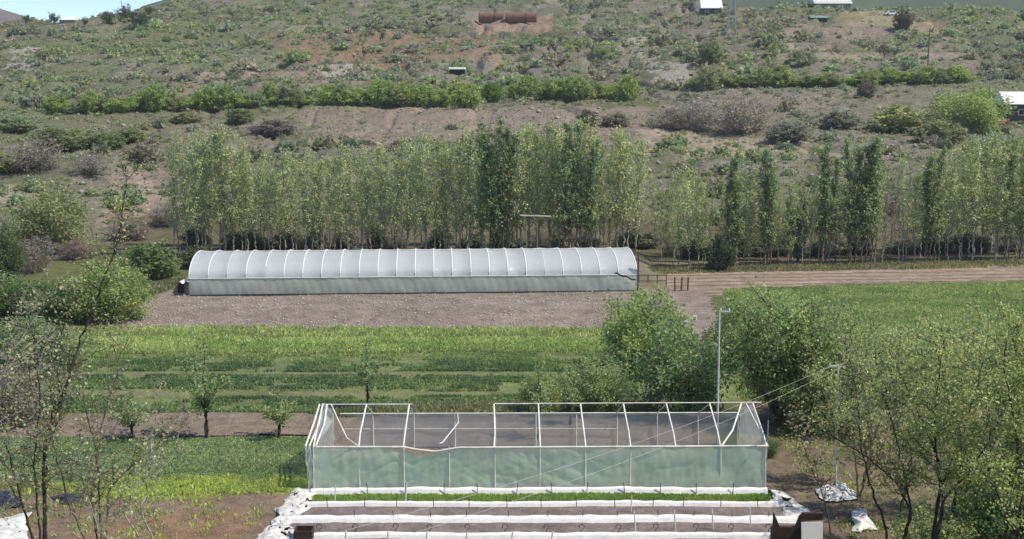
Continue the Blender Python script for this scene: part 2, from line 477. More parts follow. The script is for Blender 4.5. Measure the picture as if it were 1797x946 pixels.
paint([(1150, 150), (1600, 165), (1600, 240), (1150, 225)], (.19, .165, .135), True, .6, 6, 9)
for q in ([(330, 132), (420, 124), (620, 118), (800, 112)], [(-20, 262), (120, 240), (330, 232), (520, 205)], [(1140, 262), (1300, 268), (1480, 270), (1700, 282)], [(1120, 92), (1300, 100), (1560, 104), (1720, 98)], [(960, 48), (1100, 42), (1260, 46), (1420, 60)], [(160, 120), (300, 100), (420, 70), (560, 48)], [(1150, 190), (1300, 175), (1500, 168), (1640, 176)]):
    paint(q + [(a, b + 3.2) for a, b in q[::-1]], (.27, .225, .175), True, .7, 1.5, 6)
for q in ([(1100, 70), (1130, 66), (1190, 120), (1150, 130)], [(225, 110), (260, 108), (240, 135), (200, 140)], [(1370, 62), (1392, 62), (1398, 84), (1375, 82)], [(560, 120), (640, 112), (640, 140), (570, 145)], [(20, 90), (80, 80), (70, 120), (10, 125)], [(1180, 110), (1225, 118), (1210, 150), (1150, 140)]):
    paint(q, (.31, .285, .25), True, .75, 5, 5)
# valley
paint([(-300, 940), (2000, 940), (2000, 1500), (-300, 1500)], (.15, .14, .07), False, .8, 2, 5)
soilc = (.215, .168, .135)
paint([(-60, 868), (470, 858), (560, 850), (1500, 850), (1600, 1000), (-100, 1000)], (.205, .15, .108), False, .95, 1.0, 2.5)
paint([(250, 900), (430, 890), (420, 960), (120, 960)], (.25, .15, .09), False, .6, 1.2, 2)
paint([(1300, 700), (1900, 720), (1900, 1000), (1340, 1000)], (.175, .135, .095), False, .9, 1.5, 3)
paint([(100, 836), (560, 832), (560, 862), (120, 878)], (.20, .245, .05), False, .9, .8, 2)
paint([(-100, 766), (590, 764), (570, 840), (-100, 845)], (.105, .15, .05), False, .95, .6, 3)
paint([(-100, 727), (1260, 722), (1260, 800), (560, 800), (560, 768), (-100, 770)], soilc, False, .95, .5, 3)
paint([(-150, 606), (1075, 606), (1200, 724), (-200, 728)], (.15, .18, .075), False, .95, .8, 3, .6)
for a, b in ((652, 660), (686, 695)):
    paint([(100, a), (880, a + 3), (880, b + 1), (100, b)], (.185, .18, .10), False, .8, .5, 2)
paint([(-150, 588), (1075, 592), (1075, 612), (-150, 614)], (.20, .235, .07), False, .9, 1.2, 3)
paint([(-150, 572), (1060, 576), (1060, 592), (-150, 588)], (.15, .145, .075), False, .9, .8, 3)
paint([(160, 577), (330, 512), (1160, 508), (1190, 540), (1060, 578)], (.24, .192, .158), False, .95, .8, 3, .35)
paint([(1060, 440), (1900, 440), (1900, 520), (1120, 520)], (.19, .165, .11), False, .9, .8, 3)
paint([(1290, 506), (2000, 492), (2000, 700), (1230, 700)], (.17, .20, .08), False, .95, 1.0, 4, .5)
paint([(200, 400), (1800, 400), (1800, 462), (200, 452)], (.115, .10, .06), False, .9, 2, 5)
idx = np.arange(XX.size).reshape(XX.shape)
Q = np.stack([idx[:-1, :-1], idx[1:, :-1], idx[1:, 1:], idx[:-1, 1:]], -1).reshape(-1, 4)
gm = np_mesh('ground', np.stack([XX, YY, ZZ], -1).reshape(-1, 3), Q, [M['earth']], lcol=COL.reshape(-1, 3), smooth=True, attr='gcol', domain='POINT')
tag(link('ground', gm), kind='structure')

def drape(name, poly, col, step=.3, lift=.02, relief=None, jit=.4, colfn=None):
    wp = np.array([G(a, b)[:2] for a, b in poly])
    ax = np.arange(wp[:, 0].min() - 1, wp[:, 0].max() + 1, step); ay = np.arange(wp[:, 1].min() - 1, wp[:, 1].max() + 1, step)
    A, B = np.meshgrid(ax, ay, indexing='ij')
    Zz = h(A, B) + lift
    if relief: Zz = Zz + relief(A, B)
    cx = .5 * (A[:-1, :-1] + A[1:, 1:]); cy = .5 * (B[:-1, :-1] + B[1:, 1:])
    m = inpoly([tuple(q) for q in wp], cx + (fbm(cx * 1.1, cy * 1.1, 3, 5) - .5) * jit * 2, cy + (fbm(cx * .9, cy * .9, 3, 6) - .5) * jit * 2)
    id_ = np.arange(A.size).reshape(A.shape)
    q = np.stack([id_[:-1, :-1], id_[1:, :-1], id_[1:, 1:], id_[:-1, 1:]], -1)[m]
    c = np.array(col) * (.8 + .4 * fbm(A / 2, B / 2, 4, 9)[..., None])
    if colfn is not None: c = colfn(A, B, c)
    me = np_mesh(name, np.stack([A, B, Zz], -1).reshape(-1, 3), q, [M['earth']], lcol=c.reshape(-1, 3), smooth=True, attr='gcol', domain='POINT')
    return tag(link(name, me), kind='structure')
def ruts(A, B): 
    return -.08 * np.exp(-((((B - A * .09) % 2.1) - 1.) / .3) ** 2)
drape('dirt_road', [(1150, 478), (1240, 478), (1450, 476), (1700, 468), (1900, 462), (2100, 458), (2100, 484), (1900, 490), (1560, 496), (1330, 506), (1250, 520), (1180, 512)], (.30, .225, .18), .3, .03, ruts, .5)
drape('path', [(1170, 505), (1240, 508), (1250, 540), (1290, 600), (1230, 612), (1195, 570), (1165, 530)], (.235, .19, .16), .3, .04, None, .5)
drape('ploughed_soil', [(150, 733), (545, 728), (545, 764), (380, 768), (140, 772)], (.205, .165, .13), .22, .05, lambda A, B: .04 * np.sin(B * 9.) + .04, .3)

# distant ridges
def ridge(name, pts, col, Y, depth):
    px = np.linspace(pts[0][0], pts[-1][0], 160); py = np.interp(px, [a for a, b in pts], [b for a, b in pts])
    n = 24; V = np.zeros((160, n, 3))
    for j in range(n):
        f = j / (n - 1)
        y = Y - depth * f
        for i in range(160):
            p = P(px[i], py[i], Y)
            zt = p[2] * (1 - f) + (-5) * f
            V[i, j] = (p[0], y, zt + (fbm(p[0] / 90, y / 90, 4, 3) - .5) * 30 * math.sin(math.pi * min(1, f + .12)))
    me = grid_mesh(name, V[:, ::-1], M['earth'])
    a = me.attributes.new('gcol', 'FLOAT_COLOR', 'POINT')
    q = fbm(V[:, ::-1, 0] / 40, V[:, ::-1, 1] / 30, 5, 3).reshape(-1, 1)
    c = np.array(col) * (.6 + .8 * q)
    a.data.foreach_set('color', np.concatenate([c, np.ones((len(c), 1))], 1).astype(np.float32).ravel())
    return tag(link(name, me), kind='structure')
ridge('hills', [(-260, -20), (-60, 0), (0, 13), (30, 22), (60, 34), (110, 60), (200, 90), (400, 90)], (.16, .13, .12), 1450, 260)
ridge('hills', [(250, 12), (285, 2), (330, -14), (500, -60), (1000, -140), (1500, -160), (2000, -150), (2400, -100)], (.062, .085, .045), 1500, 560)

# ================================================================== VEGETATION PROTOTYPES
def proto_poplars(n, seed, hgt, leafs, size, rad, elev=(48, 72), per=5, bark='palebark', st0=.17, tap=.62):
    out = []
    for k in range(n):
        g = np.random.default_rng(seed + k)
        L = [[(0, 0, -.2), (g.normal(0, .06), g.normal(0, .06), hgt * .35), (g.normal(0, .18), g.normal(0, .18), hgt * .7), (g.normal(0, .25), g.normal(0, .25), hgt)]]
        out.append(tree_meshes('poplar', L, g, size, bark, minr=.012, r0=.085, start=st0, spacing=.15, blen=rad, elev=elev, twigs=leafs, tlen=.45, per=per, jit=.13, taper=tap, wig=.05))
    return out
POP = proto_poplars(8, 100, 10., 5, .17, 1.95, (42, 72), per=4.)
DARK = proto_poplars(4, 200, 10., 5, .19, 1.7, (50, 76), per=5., bark='bark', tap=.8)
BARE = proto_poplars(2, 300, 10., 3, .16, 1.1, (55, 75), per=.35, bark='palebark')
def add_tree(name, meshes, loc, scale, rz, col, label, cat, group=None, sz=None, parts=('trunk', 'crown')):
    e = empty(name, loc, rz); e.scale = (scale, scale, sz if sz else scale)
    link(parts[0], meshes[0], e)
    if meshes[1] is not None: link(parts[1], meshes[1], e, col=col)
    if name == 'poplar_tree': e.rotation_euler = (math.sin(rz * 7) * .03, math.cos(rz * 5) * .03, rz)
    tag(e, label, cat, group); return e
def vary(c, g, b=.15, hu=.08):
    k = math.exp(g.normal(0, b)); q = g.normal(0, hu)
    return (c[0] * k * (1 + q), c[1] * k, c[2] * k * (1 - q))

g = np.random.default_rng(11)
tops = [(300, 262), (320, 240), (430, 248), (455, 282), (560, 280), (610, 268), (700, 262), (740, 246), (830, 250), (880, 250), (930, 238), (1010, 232), (1090, 246), (1140, 262),
        (1155, 330), (1215, 300), (1260, 322), (1300, 300), (1400, 330), (1440, 300), (1540, 290), (1610, 285), (1680, 262), (1797, 238), (1840, 235)]
tx = [a for a, b in tops]; ty = [b for a, b in tops]
LP = (.265, .295, .13)
def put_poplar(px, base_py, top_py, kind, gg):
    p = T(px, base_py); z1 = P(px, top_py, p[1])[2]; hh = max(3., z1 - p[2])
    sc = hh / 10.
    if kind == 'pale':
        ms = POP[gg.integers(len(POP))]; col = vary(LP, gg, .07, .025)
        if px < 1145: lab, gr = 'pale yellow green young poplar in the row behind the long tunnel greenhouse', 'pale poplars behind the long tunnel'
        else: lab, gr = 'pale green young poplar in the row behind the dirt road', 'pale poplars behind the dirt road'
    elif kind == 'dark':
        ms = DARK[gg.integers(len(DARK))]; col = vary((.15, .19, .085), gg, .1, .04)
        if px < 1145: lab, gr = 'dark green poplar rising above the pale poplars behind the long tunnel greenhouse', 'dark poplars behind the long tunnel'
        else: lab, gr = 'dark green poplar standing among pale poplars behind the dirt road', 'dark poplars behind the dirt road'
    else:
        ms = BARE[gg.integers(len(BARE))]; col = vary((.2, .18, .14), gg)
        lab, gr = 'grey leafless poplar among the leafy ones behind the dirt road', 'bare poplars behind the dirt road'
    add_tree('poplar_tree', ms, p, max(.62, sc * gg.uniform(.75, 1.2)), gg.uniform(0, 6.28), col, lab, 'poplar tree', gr, sz=sc)
for row, (dpy, step) in enumerate(((0, 18), (-9, 20), (-17, 22))):
    x = 308 + row * 9
    while x < 1850:
        xx = x + g.normal(0, 4); x += step * g.uniform(.75, 1.25)
        if xx > 1140 and g.uniform() < .12: continue
        base = np.interp(xx, [300, 1130, 1200, 1500, 1800], [450, 447, 470, 463, 456]) + dpy
        tp = np.interp(xx, tx, ty) + g.uniform(-12, 30) + row * 2
        kind = 'bare' if 1535 < xx < 1600 and g.uniform() < .8 else 'pale'
        if 1120 < xx < 1150: continue
        put_poplar(xx, base, tp, kind, g)
for px, tp in ((862, 240), (876, 214), (892, 246), (993, 250), (1012, 222), (1038, 252), (1284, 285), (1347, 280), (1441, 280), (1500, 262), (1520, 258), (1632, 280), (1762, 275), (868, 222), (884, 232), (1004, 225), (1028, 262), (1290, 268), (1276, 300), (1342, 268), (1352, 300), (1448, 262), (1466, 285), (1490, 250), (1512, 246), (1528, 252), (1640, 268), (1624, 300), (1770, 262), (1790, 285), (1385, 345)):
    put_poplar(px, np.interp(px, [300, 1130, 1200, 1500, 1800], [452, 449, 471, 464, 457]), tp, 'dark', g)

# round / bushy trees ------------------------------------------------
def bushy(seed, hgt, wid, leafs=4, size=.2, per=7, stems=7, trunk=.12, bark='bark', spacing=.28, blen=.9):
    g = np.random.default_rng(seed); L = []
    for k in range(stems):
        az = 2 * math.pi * (k + g.uniform(0, .8)) / stems; rr = wid * .5 * g.uniform(.35, .85); top = hgt * g.uniform(.68, 1.) * (1 - .3 * (rr / (wid * .5)) ** 2)
        t = np.array([math.cos(az) * rr, math.sin(az) * rr, top])
        L.append([(0, 0, -.15), (t[0] * .12, t[1] * .12, hgt * trunk), (t[0] * .55, t[1] * .55, hgt * trunk + (top - hgt * trunk) * .45), t])
    return tree_meshes('bushy', L, g, size, bark, minr=.01, r0=.04 + .012 * hgt, start=.28, spacing=spacing, blen=blen, elev=(-15, 60), twigs=leafs, tlen=.5, per=per, jit=.16, taper=.3, wig=.08)
BUSH = [bushy(400 + k, 4., 4., 4, .2, 8, 8) for k in range(5)]
def lowbush(seed, twiggy=False, fine=False):
    g = np.random.default_rng(seed); L = []; wid, hgt = 4., 4.
    n = 17
    for k in range(n):
        az = 2.4 * k + g.uniform(-.4, .4); rr = wid * .47 * math.sqrt((k + .5) / n); top = hgt * .92 * (1 - .55 * (rr / 2.) ** 2) * g.uniform(.85, 1.08)
        t = np.array([math.cos(az) * rr, math.sin(az) * rr, top])
        L.append([(t[0] * .35, t[1] * .35, -.15), (t[0] * .75, t[1] * .75, top * .35), t])
    return tree_meshes('bushy', L, g, .13 if twiggy or fine else .25, 'twig', minr=.012, r0=.035, start=.06, spacing=.2 if twiggy else .27, blen=.8, elev=(-25, 55), twigs=4, tlen=.5, per=4 if twiggy else 20 if fine else 8, jit=.2 if fine else .14, taper=.3, wig=.08)
BUSHLOW = [lowbush(430 + k) for k in range(5)]
BUSHFINE = [lowbush(460 + k, fine=True) for k in range(3)]
BUSHTW = [lowbush(440 + k, True) for k in range(3)]
def put_bushy(px, base, top, left, right, col, label, name='tree', cat='tree', group=None, proto=None, hill=True, rz=None, seed=0, parts=('trunk', 'crown')):
    gg = np.random.default_rng(int(px * 7 + base * 3 + seed))
    p = T(px, base); z1 = P(px, top, p[1])[2]; hh = z1 - p[2]; wd = (right - left) / ppm(p)
    if proto is None:
        proto = BUSHTW[gg.integers(3)] if col[0] > .155 and col[1] < col[0] else BUSHFINE[gg.integers(3)] if cat == 'bush' and base > 490 else BUSHLOW[gg.integers(5)] if cat == 'bush' else BUSH[gg.integers(5)]
    ms = proto
    return add_tree(name, ms, p, wd / 4.6, gg.uniform(0, 6.28) if rz is None else rz, vary(col, gg, .05, .03), label, cat, group, sz=hh / 4.2, parts=parts)
GR = (.15, .195, .065); YG = (.17, .20, .06); DG = (.085, .115, .045); OL = (.18, .18, .085); GY = (.20, .18, .15)
put_bushy(90, 442, 312, 2, 175, (.19, .20, .085), 'large yellow olive round tree at the foot of the hill, far left', proto=BUSHFINE[1])
put_bushy(62, 478, 405, 18, 100, (.20, .165, .135), 'greyish pink leafless looking bush below the yellow olive tree', 'bush', 'bush')
put_bushy(5, 500, 385, -50, 40, DG, 'dark green bush cut by the left edge of the picture', 'bush', 'bush')
put_bushy(130, 455, 415, 95, 180, (.16, .12, .11), 'low reddish purple bush right of the greyish pink bush', 'bush', 'bush')
put_bushy(190, 560, 450, 118, 285, GR, 'broad dense green bush left of the gravel pad, throwing a dark shadow', 'bush', 'bush')
put_bushy(60, 565, 480, -20, 160, (.09, .14, .04), 'wide bright green bush between the broad dense bush and the left edge', 'bush', 'bush')
put_bushy(265, 490, 420, 205, 325, (.12, .16, .055), 'light green leafy bush left of the tunnel greenhouse end', 'bush', 'bush')
put_bushy(345, 470, 428, 310, 378, (.07, .085, .04), 'small dark bush behind the left end of the tunnel greenhouse', 'bush', 'bush')
put_bushy(1125, 655, 498, 1032, 1215, (.17, .215, .075), 'tall rounded green bush at the end of the gravel pad', 'bush', 'bush')
put_bushy(1195, 728, 552, 1105, 1292, (.15, .20, .075), 'large feathery green bush right behind the broken greenhouse', 'bush', 'bush')
put_bushy(1050, 722, 622, 978, 1108, (.20, .24, .09), 'compact light green bush beside the dark gap behind the broken greenhouse', 'bush', 'bush')
put_bushy(955, 722, 650, 910, 1005, (.19, .225, .085), 'small loose green bush left of the compact light green bush', 'bush', 'bush')
put_bushy(1370, 745, 500, 1235, 1490, (.165, .215, .08), 'big dense dark green tree right of the broken greenhouse', proto=bushy(450, 4., 4., 5, .085, 22, 14, spacing=.15, blen=.75))
put_bushy(1480, 735, 530, 1390, 1590, (.195, .235, .09), 'broad leafy green tree merging with the big dense tree on its right', proto=bushy(452, 4., 4., 5, .085, 20, 13, spacing=.16, blen=.8))
put_bushy(1455, 752, 580, 1350, 1580, (.15, .195, .07), 'wide low bush filling the right foot of the big dense tree', 'bush', 'bush')
put_bushy(1560, 700, 570, 1470, 1660, (.18, .225, .085), 'wide light green bush on the near edge of the right grass field', 'bush', 'bush')
put_bushy(1300, 640, 520, 1240, 1370, (.16, .205, .075), 'rounded green bush behind the tall slim pole, left of the big dense tree', 'bush', 'bush')
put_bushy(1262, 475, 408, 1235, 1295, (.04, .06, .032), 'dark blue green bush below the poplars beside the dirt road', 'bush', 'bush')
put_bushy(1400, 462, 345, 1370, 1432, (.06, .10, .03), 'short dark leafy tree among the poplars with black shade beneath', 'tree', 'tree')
# understory hedge plants behind the poplars
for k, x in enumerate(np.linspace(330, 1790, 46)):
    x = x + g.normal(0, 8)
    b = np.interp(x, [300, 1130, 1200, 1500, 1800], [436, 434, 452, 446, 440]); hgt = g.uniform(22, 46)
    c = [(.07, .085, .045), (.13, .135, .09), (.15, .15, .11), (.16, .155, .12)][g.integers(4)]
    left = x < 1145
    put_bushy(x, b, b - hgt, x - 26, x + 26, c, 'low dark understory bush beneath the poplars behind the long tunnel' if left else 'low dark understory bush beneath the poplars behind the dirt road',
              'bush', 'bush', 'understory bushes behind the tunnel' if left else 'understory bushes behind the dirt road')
# ---- green belt of bushes on the terrace
belt = [(60, 560, 186, 150, 36, 'left'), (580, 822, 186, 138, 22, 'middle'), (905, 1115, 175, 132, 24, 'centre right'), (1230, 1700, 150, 118, 22, 'right')]
GB = (.175, .225, .06)
for (x0, x1, b, t, st_, nm) in belt:
    x = x0
    while x < x1:
        if g.uniform() < .10: x += st_ * 1.1
        f = (x - x0) / (x1 - x0)
        if nm == 'left': bb = 202 - 18 * f; tt = bb - g.uniform(28, 48)
        elif nm == 'right': bb = 153 - 8 * f; tt = bb - (34 if f < .35 else 25)
        else: bb = b + g.uniform(-3, 3); tt = t + g.uniform(-3, 12)
        c = GB if g.uniform() < .75 else (.15, .17, .08)
        if nm == 'right' and f < .3: c = (.17, .20, .075)
        lab = {'left': 'green bush in the left stretch of the green belt across the hillside', 'middle': 'bright green bush in the middle stretch of the green belt above the bare scree',
               'centre right': 'green bush in the broken stretch of the belt right of the lone round bush', 'right': 'green bush in the right hand stretch of the belt across the hillside'}[nm]
        put_bushy(x, bb, tt + g.uniform(-9, 14), x - 25 - g.uniform(-6, 8), x + 25 + g.uniform(-6, 8), c, lab, 'bush', 'bush', 'green belt bushes, ' + nm + ' stretch')
        x += st_ * g.uniform(.7, 1.2) * .8
put_bushy(861, 179, 141, 838, 886, (.09, .16, .025), 'lone round bright green bush between two stretches of the hillside belt', 'bush', 'bush')
put_bushy(1700, 232, 148, 1620, 1782, (.19, .235, .07), 'large bright yellow green tree beside the white roofed house', proto=BUSHFINE[2])
put_bushy(1575, 232, 180, 1520, 1640, (.20, .215, .09), 'yellowish bush left of the large bright tree by the white roofed house', 'bush', 'bush')
put_bushy(1245, 112, 70, 1222, 1270, (.11, .135, .05), 'round light green bush alone on the upper right slope', 'bush', 'bush')
put_bushy(1240, 160, 112, 1215, 1265, OL, 'upright olive bush below the round light green bush', 'bush', 'bush')
put_bushy(1520, 172, 140, 1500, 1540, (.10, .09, .06), 'brownish bush just below the right end of the green belt', 'bush', 'bush')
put_bushy(1585, 50, 14, 1562, 1605, (.085, .08, .05), 'brownish bush on the crest right of the parked white car', 'bush', 'bush')
for (x, b, t, wd, lab) in ((48, 37, 22, 16, 'small dark tree leftmost on the skyline'), (95, 36, 19, 24, 'rounded dark tree on the skyline left of the pale hut'), (149, 40, 28, 12, 'tiny dark tree on the low point of the skyline'),
                           (190, 36, 15, 26, 'dark tree on the skyline beside the tallest one'), (219, 34, 3, 30, 'tallest dark round tree on the left skyline'), (244, 42, 14, 50, 'broad grey green tree right of the tallest skyline tree'), (262, 22, 8, 18, 'small dark tree highest up on the left skyline')):
    p = T(x, b + 6); put_bushy(x, b + 6, t, x - wd * .6, x + wd * .6, (.045, .07, .035), lab)
for k, (x, b, t, x0, x1, c, lab) in enumerate(((55, 640, 550, -40, 150, (.15, .19, .09), 'light green bush behind the left foreground branches, beside the crop field'), (-10, 560, 470, -90, 60, (.14, .18, .08), 'light green bush at the left edge below the greyish pink bush'), (225, 528, 468, 180, 275, (.12, .17, .06), 'dense green bush right against the left bank of the gravel pad'), (30, 740, 610, -60, 130, (.2, .19, .15), 'grey twiggy bush behind the far left foreground tree'),
        (110, 380, 330, 140, 215, OL, 'olive bush between the yellow olive tree and the rocky bank'), (30, 232, 200, -20, 80, (.16, .18, .09), 'light olive bush at the left edge above the grey thicket'), (225, 250, 222, 190, 270, (.13, .16, .07), 'green bush above the pinkish rock bank, left of the pale poplars'),
        (1380, 250, 210, 1330, 1430, (.14, .145, .10), 'olive grey bush on the slope above the bare middle poplars'), (1470, 225, 190, 1430, 1520, (.15, .15, .11), 'grey olive bush on the right middle slope'), (1640, 250, 205, 1590, 1700, (.15, .17, .08), 'green olive bush below the yellowish bush'),
        (1180, 225, 180, 1140, 1225, (.2, .18, .15), 'pale grey twiggy bush at the edge of the bare scree'), (1770, 290, 240, 1720, 1830, (.13, .165, .06), 'green bush below the white roofed house'))):
    put_bushy(x, b, t, x0, x1, c, lab, 'bush', 'bush')
# greys left middle
for k, (x, b, t, wd, c, lab) in enumerate(((60, 300, 235, 120, GY, 'large grey leafless thicket bush left of the pinkish bank'), (160, 305, 262, 90, GY, 'grey twiggy bush in the middle of the left slope thicket'), (250, 290, 250, 60, (.13, .12, .08), 'olive grey bush above the pinkish rock bank'),
        (480, 240, 208, 90, (.12, .105, .095), 'dark grey twiggy bush above the left poplars'), (225, 420, 380, 90, (.17, .13, .11), 'reddish grey bush on the rocky bank foot'), (420, 215, 188, 60, DG, 'dark green bush below the left green belt'), (180, 262, 232, 100, (.11, .13, .05), 'green bush on the left slope under the belt'),
        (100, 262, 222, 120, (.12, .14, .055), 'wide yellowish green bush on the far left slope'), (20, 300, 270, 90, OL, 'olive bush at the left edge on the lower slope'), (325, 215, 195, 70, OL, 'olive bush on the left slope near the belt'), (290, 395, 350, 70, (.18, .15, .12), 'brownish grey bush beside the leftmost poplar'),
        (1300, 232, 158, 140, (.235, .215, .175), 'large grey brown leafless tree on the slope right of the scree'), (1220, 230, 165, 90, (.225, .21, .17), 'grey brown leafless tree left of the large one by the scree'), (1080, 222, 196, 60, (.15, .14, .09), 'dark brown bush at the right end of the bare scree'), (1030, 222, 190, 44, (.11, .11, .07), 'olive brown bush at the right part of the bare scree'))):
    put_bushy(x, b, t, x - wd / 2, x + wd / 2, c, lab, 'bush', 'bush')

# ---- loose hillside shrubs: the nearest as things, the rest as stuff
def dome(g, n, ls):
    """low rounded shrub: leaf-sized faces through a lumpy dome"""
    d = g.normal(size=(n, 3)); d[:, 2] = np.abs(d[:, 2]); d /= np.linalg.norm(d, axis=1)[:, None]
    az = np.arctan2(d[:, 1], d[:, 0]); lump = 1 + .22 * np.sin(az * 3 + g.uniform(0, 6)) + .15 * np.sin(az * 5 + g.uniform(0, 6))
    p = d * (g.uniform(.45, 1.05, n) * lump)[:, None] * [.9, .9, .85]
    lv, lq = leaf_quads(p + [0, 0, .05], ls, g, 0, .8)
    return lv, leaf_cols(n, g, None, .2, .06)
def shrub2(k):
    g = np.random.default_rng(500 + k); lv, lc = dome(g, 300, .3); lv = lv * [1.15, 1.15, 1.25]
    mb = limb_arrays([(np.array([[0, 0, -.1], [x * .5, y * .5, .5], [x, y, 1.]]), np.array([.04, .03, .01]), 3) for x, y in g.normal(0, .45, (7, 2))])
    V, Q = tri_to_quadlist(mb)
    return np_mesh('shrub', np.concatenate([V, lv]), np.concatenate([Q, np.arange(len(lv)).reshape(-1, 4) + len(V)]), [M['twig'], M['leaf']],
                   lcol=np.concatenate([np.ones((len(Q), 3)), lc]), mi=np.concatenate([np.zeros(len(Q), int), np.ones(len(lv) // 4, int)]))
SHR = [shrub2(k) for k in range(6)]
clear = [wpoly([(90, 24), (150, 24), (150, 52), (90, 52)], True), wpoly([(815, 8), (985, 8), (985, 66), (815, 66)], True), wpoly([(540, 188), (1130, 186), (1130, 244), (540, 250)], True), wpoly([(830, 16), (965, 16), (965, 62), (830, 62)], True), wpoly([(1410, 40), (1480, 20), (1660, 28), (1640, 62), (1400, 66)], True)]
def scatter(N, y0, y1, gg, dens=.5):
    out = []
    while len(out) < N:
        y = math.sqrt(gg.uniform(y0 ** 2, y1 ** 2)); x = gg.uniform(-.47, .47) * y
        if any(inpoly(c, np.array([x]), np.array([y]))[0] and (i_ < 2 or gg.uniform() < .93) for i_, c in enumerate(clear)): continue
        if float(fbm(x / 18, y / 22, 3, 77)) < dens - .18 * gg.uniform(): continue
        out.append((x, y))
    return out
def hillcol(gg, x, y):
    q = float(fbm(x / 30, y / 30, 3, 88)) + gg.normal(0, .07)
    if x < -50: q += .05
    if q > .54: c = (.165, .195, .09)
    elif q > .45: c = (.165, .18, .108)
    elif q > .38: c = (.19, .175, .118)
    else: c = (.145, .155, .085)
    return vary(c, gg, .13, .05)
gg = np.random.default_rng(31)
near = scatter(150, 160, 262, gg, .42) + scatter(140, 290, 420, gg, .45)
for (x, y) in near:
    s = gg.uniform(.8, 1.9) if y < 290 else gg.uniform(1.1, 1.9) * (1 + .7 * (gg.uniform() < .3))
    lowr = y < 290
    o = link('shrub', SHR[gg.integers(6)], None, (x, y, h1(x, y) - .05), hillcol(gg, x, y))
    o.scale = (s * gg.uniform(.9, 1.3), s, s * gg.uniform(.75, 1.1)); o.rotation_euler = (0, 0, gg.uniform(0, 6.28))
    tag(o, 'low grey green shrub on the rocky lower slope under the green belt' if lowr else 'low grey green shrub dotted on the stony upper hillside above the green belt', 'shrub',
        'lower slope shrubs' if lowr else 'upper slope shrubs')
def merged_shrubs(name, N, y0, y1, size, nleaf, ls, label, gg, dens):
    protos = [dome(np.random.default_rng(600 + k), nleaf, ls) for k in range(8)]
    VV = []; CC = []
    for (x, y) in scatter(N, y0, y1, gg, dens):
        lv, lc = protos[gg.integers(8)]
        s = size[0] + (size[1] - size[0]) * gg.uniform() ** 1.7; s *= 1 + .7 * (gg.uniform() < .07); a = gg.uniform(0, 6.28); ca, sa = math.cos(a), math.sin(a)
        v = lv * [s * gg.uniform(.9, 1.5), s, s * gg.uniform(.7, 1.15)]
        v = np.stack([v[:, 0] * ca - v[:, 1] * sa + x, v[:, 0] * sa + v[:, 1] * ca + y, v[:, 2] + h1(x, y) - .05], 1)
        VV.append(v); CC.append(lc * hillcol(gg, x, y))
    V = np.concatenate(VV); Q = np.arange(len(V)).reshape(-1, 4)
    o = link(name, np_mesh(name, V, Q, [M['leaf']], lcol=np.concatenate(CC)), col=(1, 1, 1))
    return tag(o, label, 'scrub', None, 'stuff')
merged_shrubs('scrub', 8500, 288, 560, (.45, 1.8), 60, .45, 'grey green scrub covering the stony upper hillside', np.random.default_rng(32), .36)
merged_shrubs('scrub', 2600, 158, 300, (.25, 1.0), 90, .36, 'small scrub scattered over the lower rocky slope', np.random.default_rng(33), .28)

# rocks
def rocks(name, pts, smin, smax, gg, label, m='stone', power=2.):
    ico = np.array([[0, 0, 1], [.9, 0, .3], [.28, .85, .25], [-.72, .52, .3], [-.7, -.5, .25], [.3, -.85, .3], [0, 0, -.5]])
    fc = [(0, 1, 2), (0, 2, 3), (0, 3, 4), (0, 4, 5), (0, 5, 1), (6, 2, 1), (6, 3, 2), (6, 4, 3), (6, 5, 4), (6, 1, 5)]
    N = len(pts); pts = np.array(pts)
    s = smin + (smax - smin) * gg.uniform(0, 1, N) ** power * 1.
    V = ico[None] * (1 + gg.uniform(-.3, .3, (N, 7, 1))) * s[:, None, None] * gg.uniform(.5, 1.1, (N, 1, 3)) * np.array([1, 1, .75])
    a = gg.uniform(0, 6.28, N); ca, sa = np.cos(a)[:, None], np.sin(a)[:, None]
    X = V[..., 0] * ca - V[..., 1] * sa + pts[:, 0:1]; Y = V[..., 0] * sa + V[..., 1] * ca + pts[:, 1:2]
    Z = V[..., 2] + h(pts[:, 0], pts[:, 1])[:, None]
    VV = np.stack([X, Y, Z], -1).reshape(-1, 3)
    FF = (np.array(fc)[None] + (np.arange(N) * 7)[:, None, None]).reshape(-1, 3)
    return tag(link(name, np_mesh(name, VV, FF, [M[m]])), label, 'rocks', None, 'stuff')
gg = np.random.default_rng(41)
pts = []
while len(pts) < 4200:
    y = math.sqrt(gg.uniform(158 ** 2, 520 ** 2)); x = gg.uniform(-.46, .46) * y
    if float(fbm(x / 12, y / 14, 4, 66)) > .5: pts.append((x, y))
rocks('rocks', pts, .12, 1.0, gg, 'pale loose rocks strewn over the hillside', power=4)
pts = []
pad = wpoly([(165, 575), (330, 520), (1110, 516), (1060, 576)])
while len(pts) < 9000:
    x = gg.uniform(-40, 16); y = gg.uniform(96, 124)
    if inpoly(pad, np.array([x]), np.array([y]))[0] and gg.uniform() < (1.1 - (y - 97) / 20): pts.append((x, y))
rocks('gravel', pts, .02, .15, gg, 'pale stones scattered over the gravel pad in front of the tunnel', 'pale_stone', power=3.2)
pts = [(p[0], p[1]) for p in (G(gg.uniform(-20, 560), gg.uniform(845, 946)) for _ in range(900))] + [(p[0], p[1]) for p in (G(gg.uniform(1340, 1800), gg.uniform(760, 946)) for _ in range(1200))]
rocks('rocks', pts, .015, .09, gg, 'small stones and rubble on the bare foreground soil', power=3)

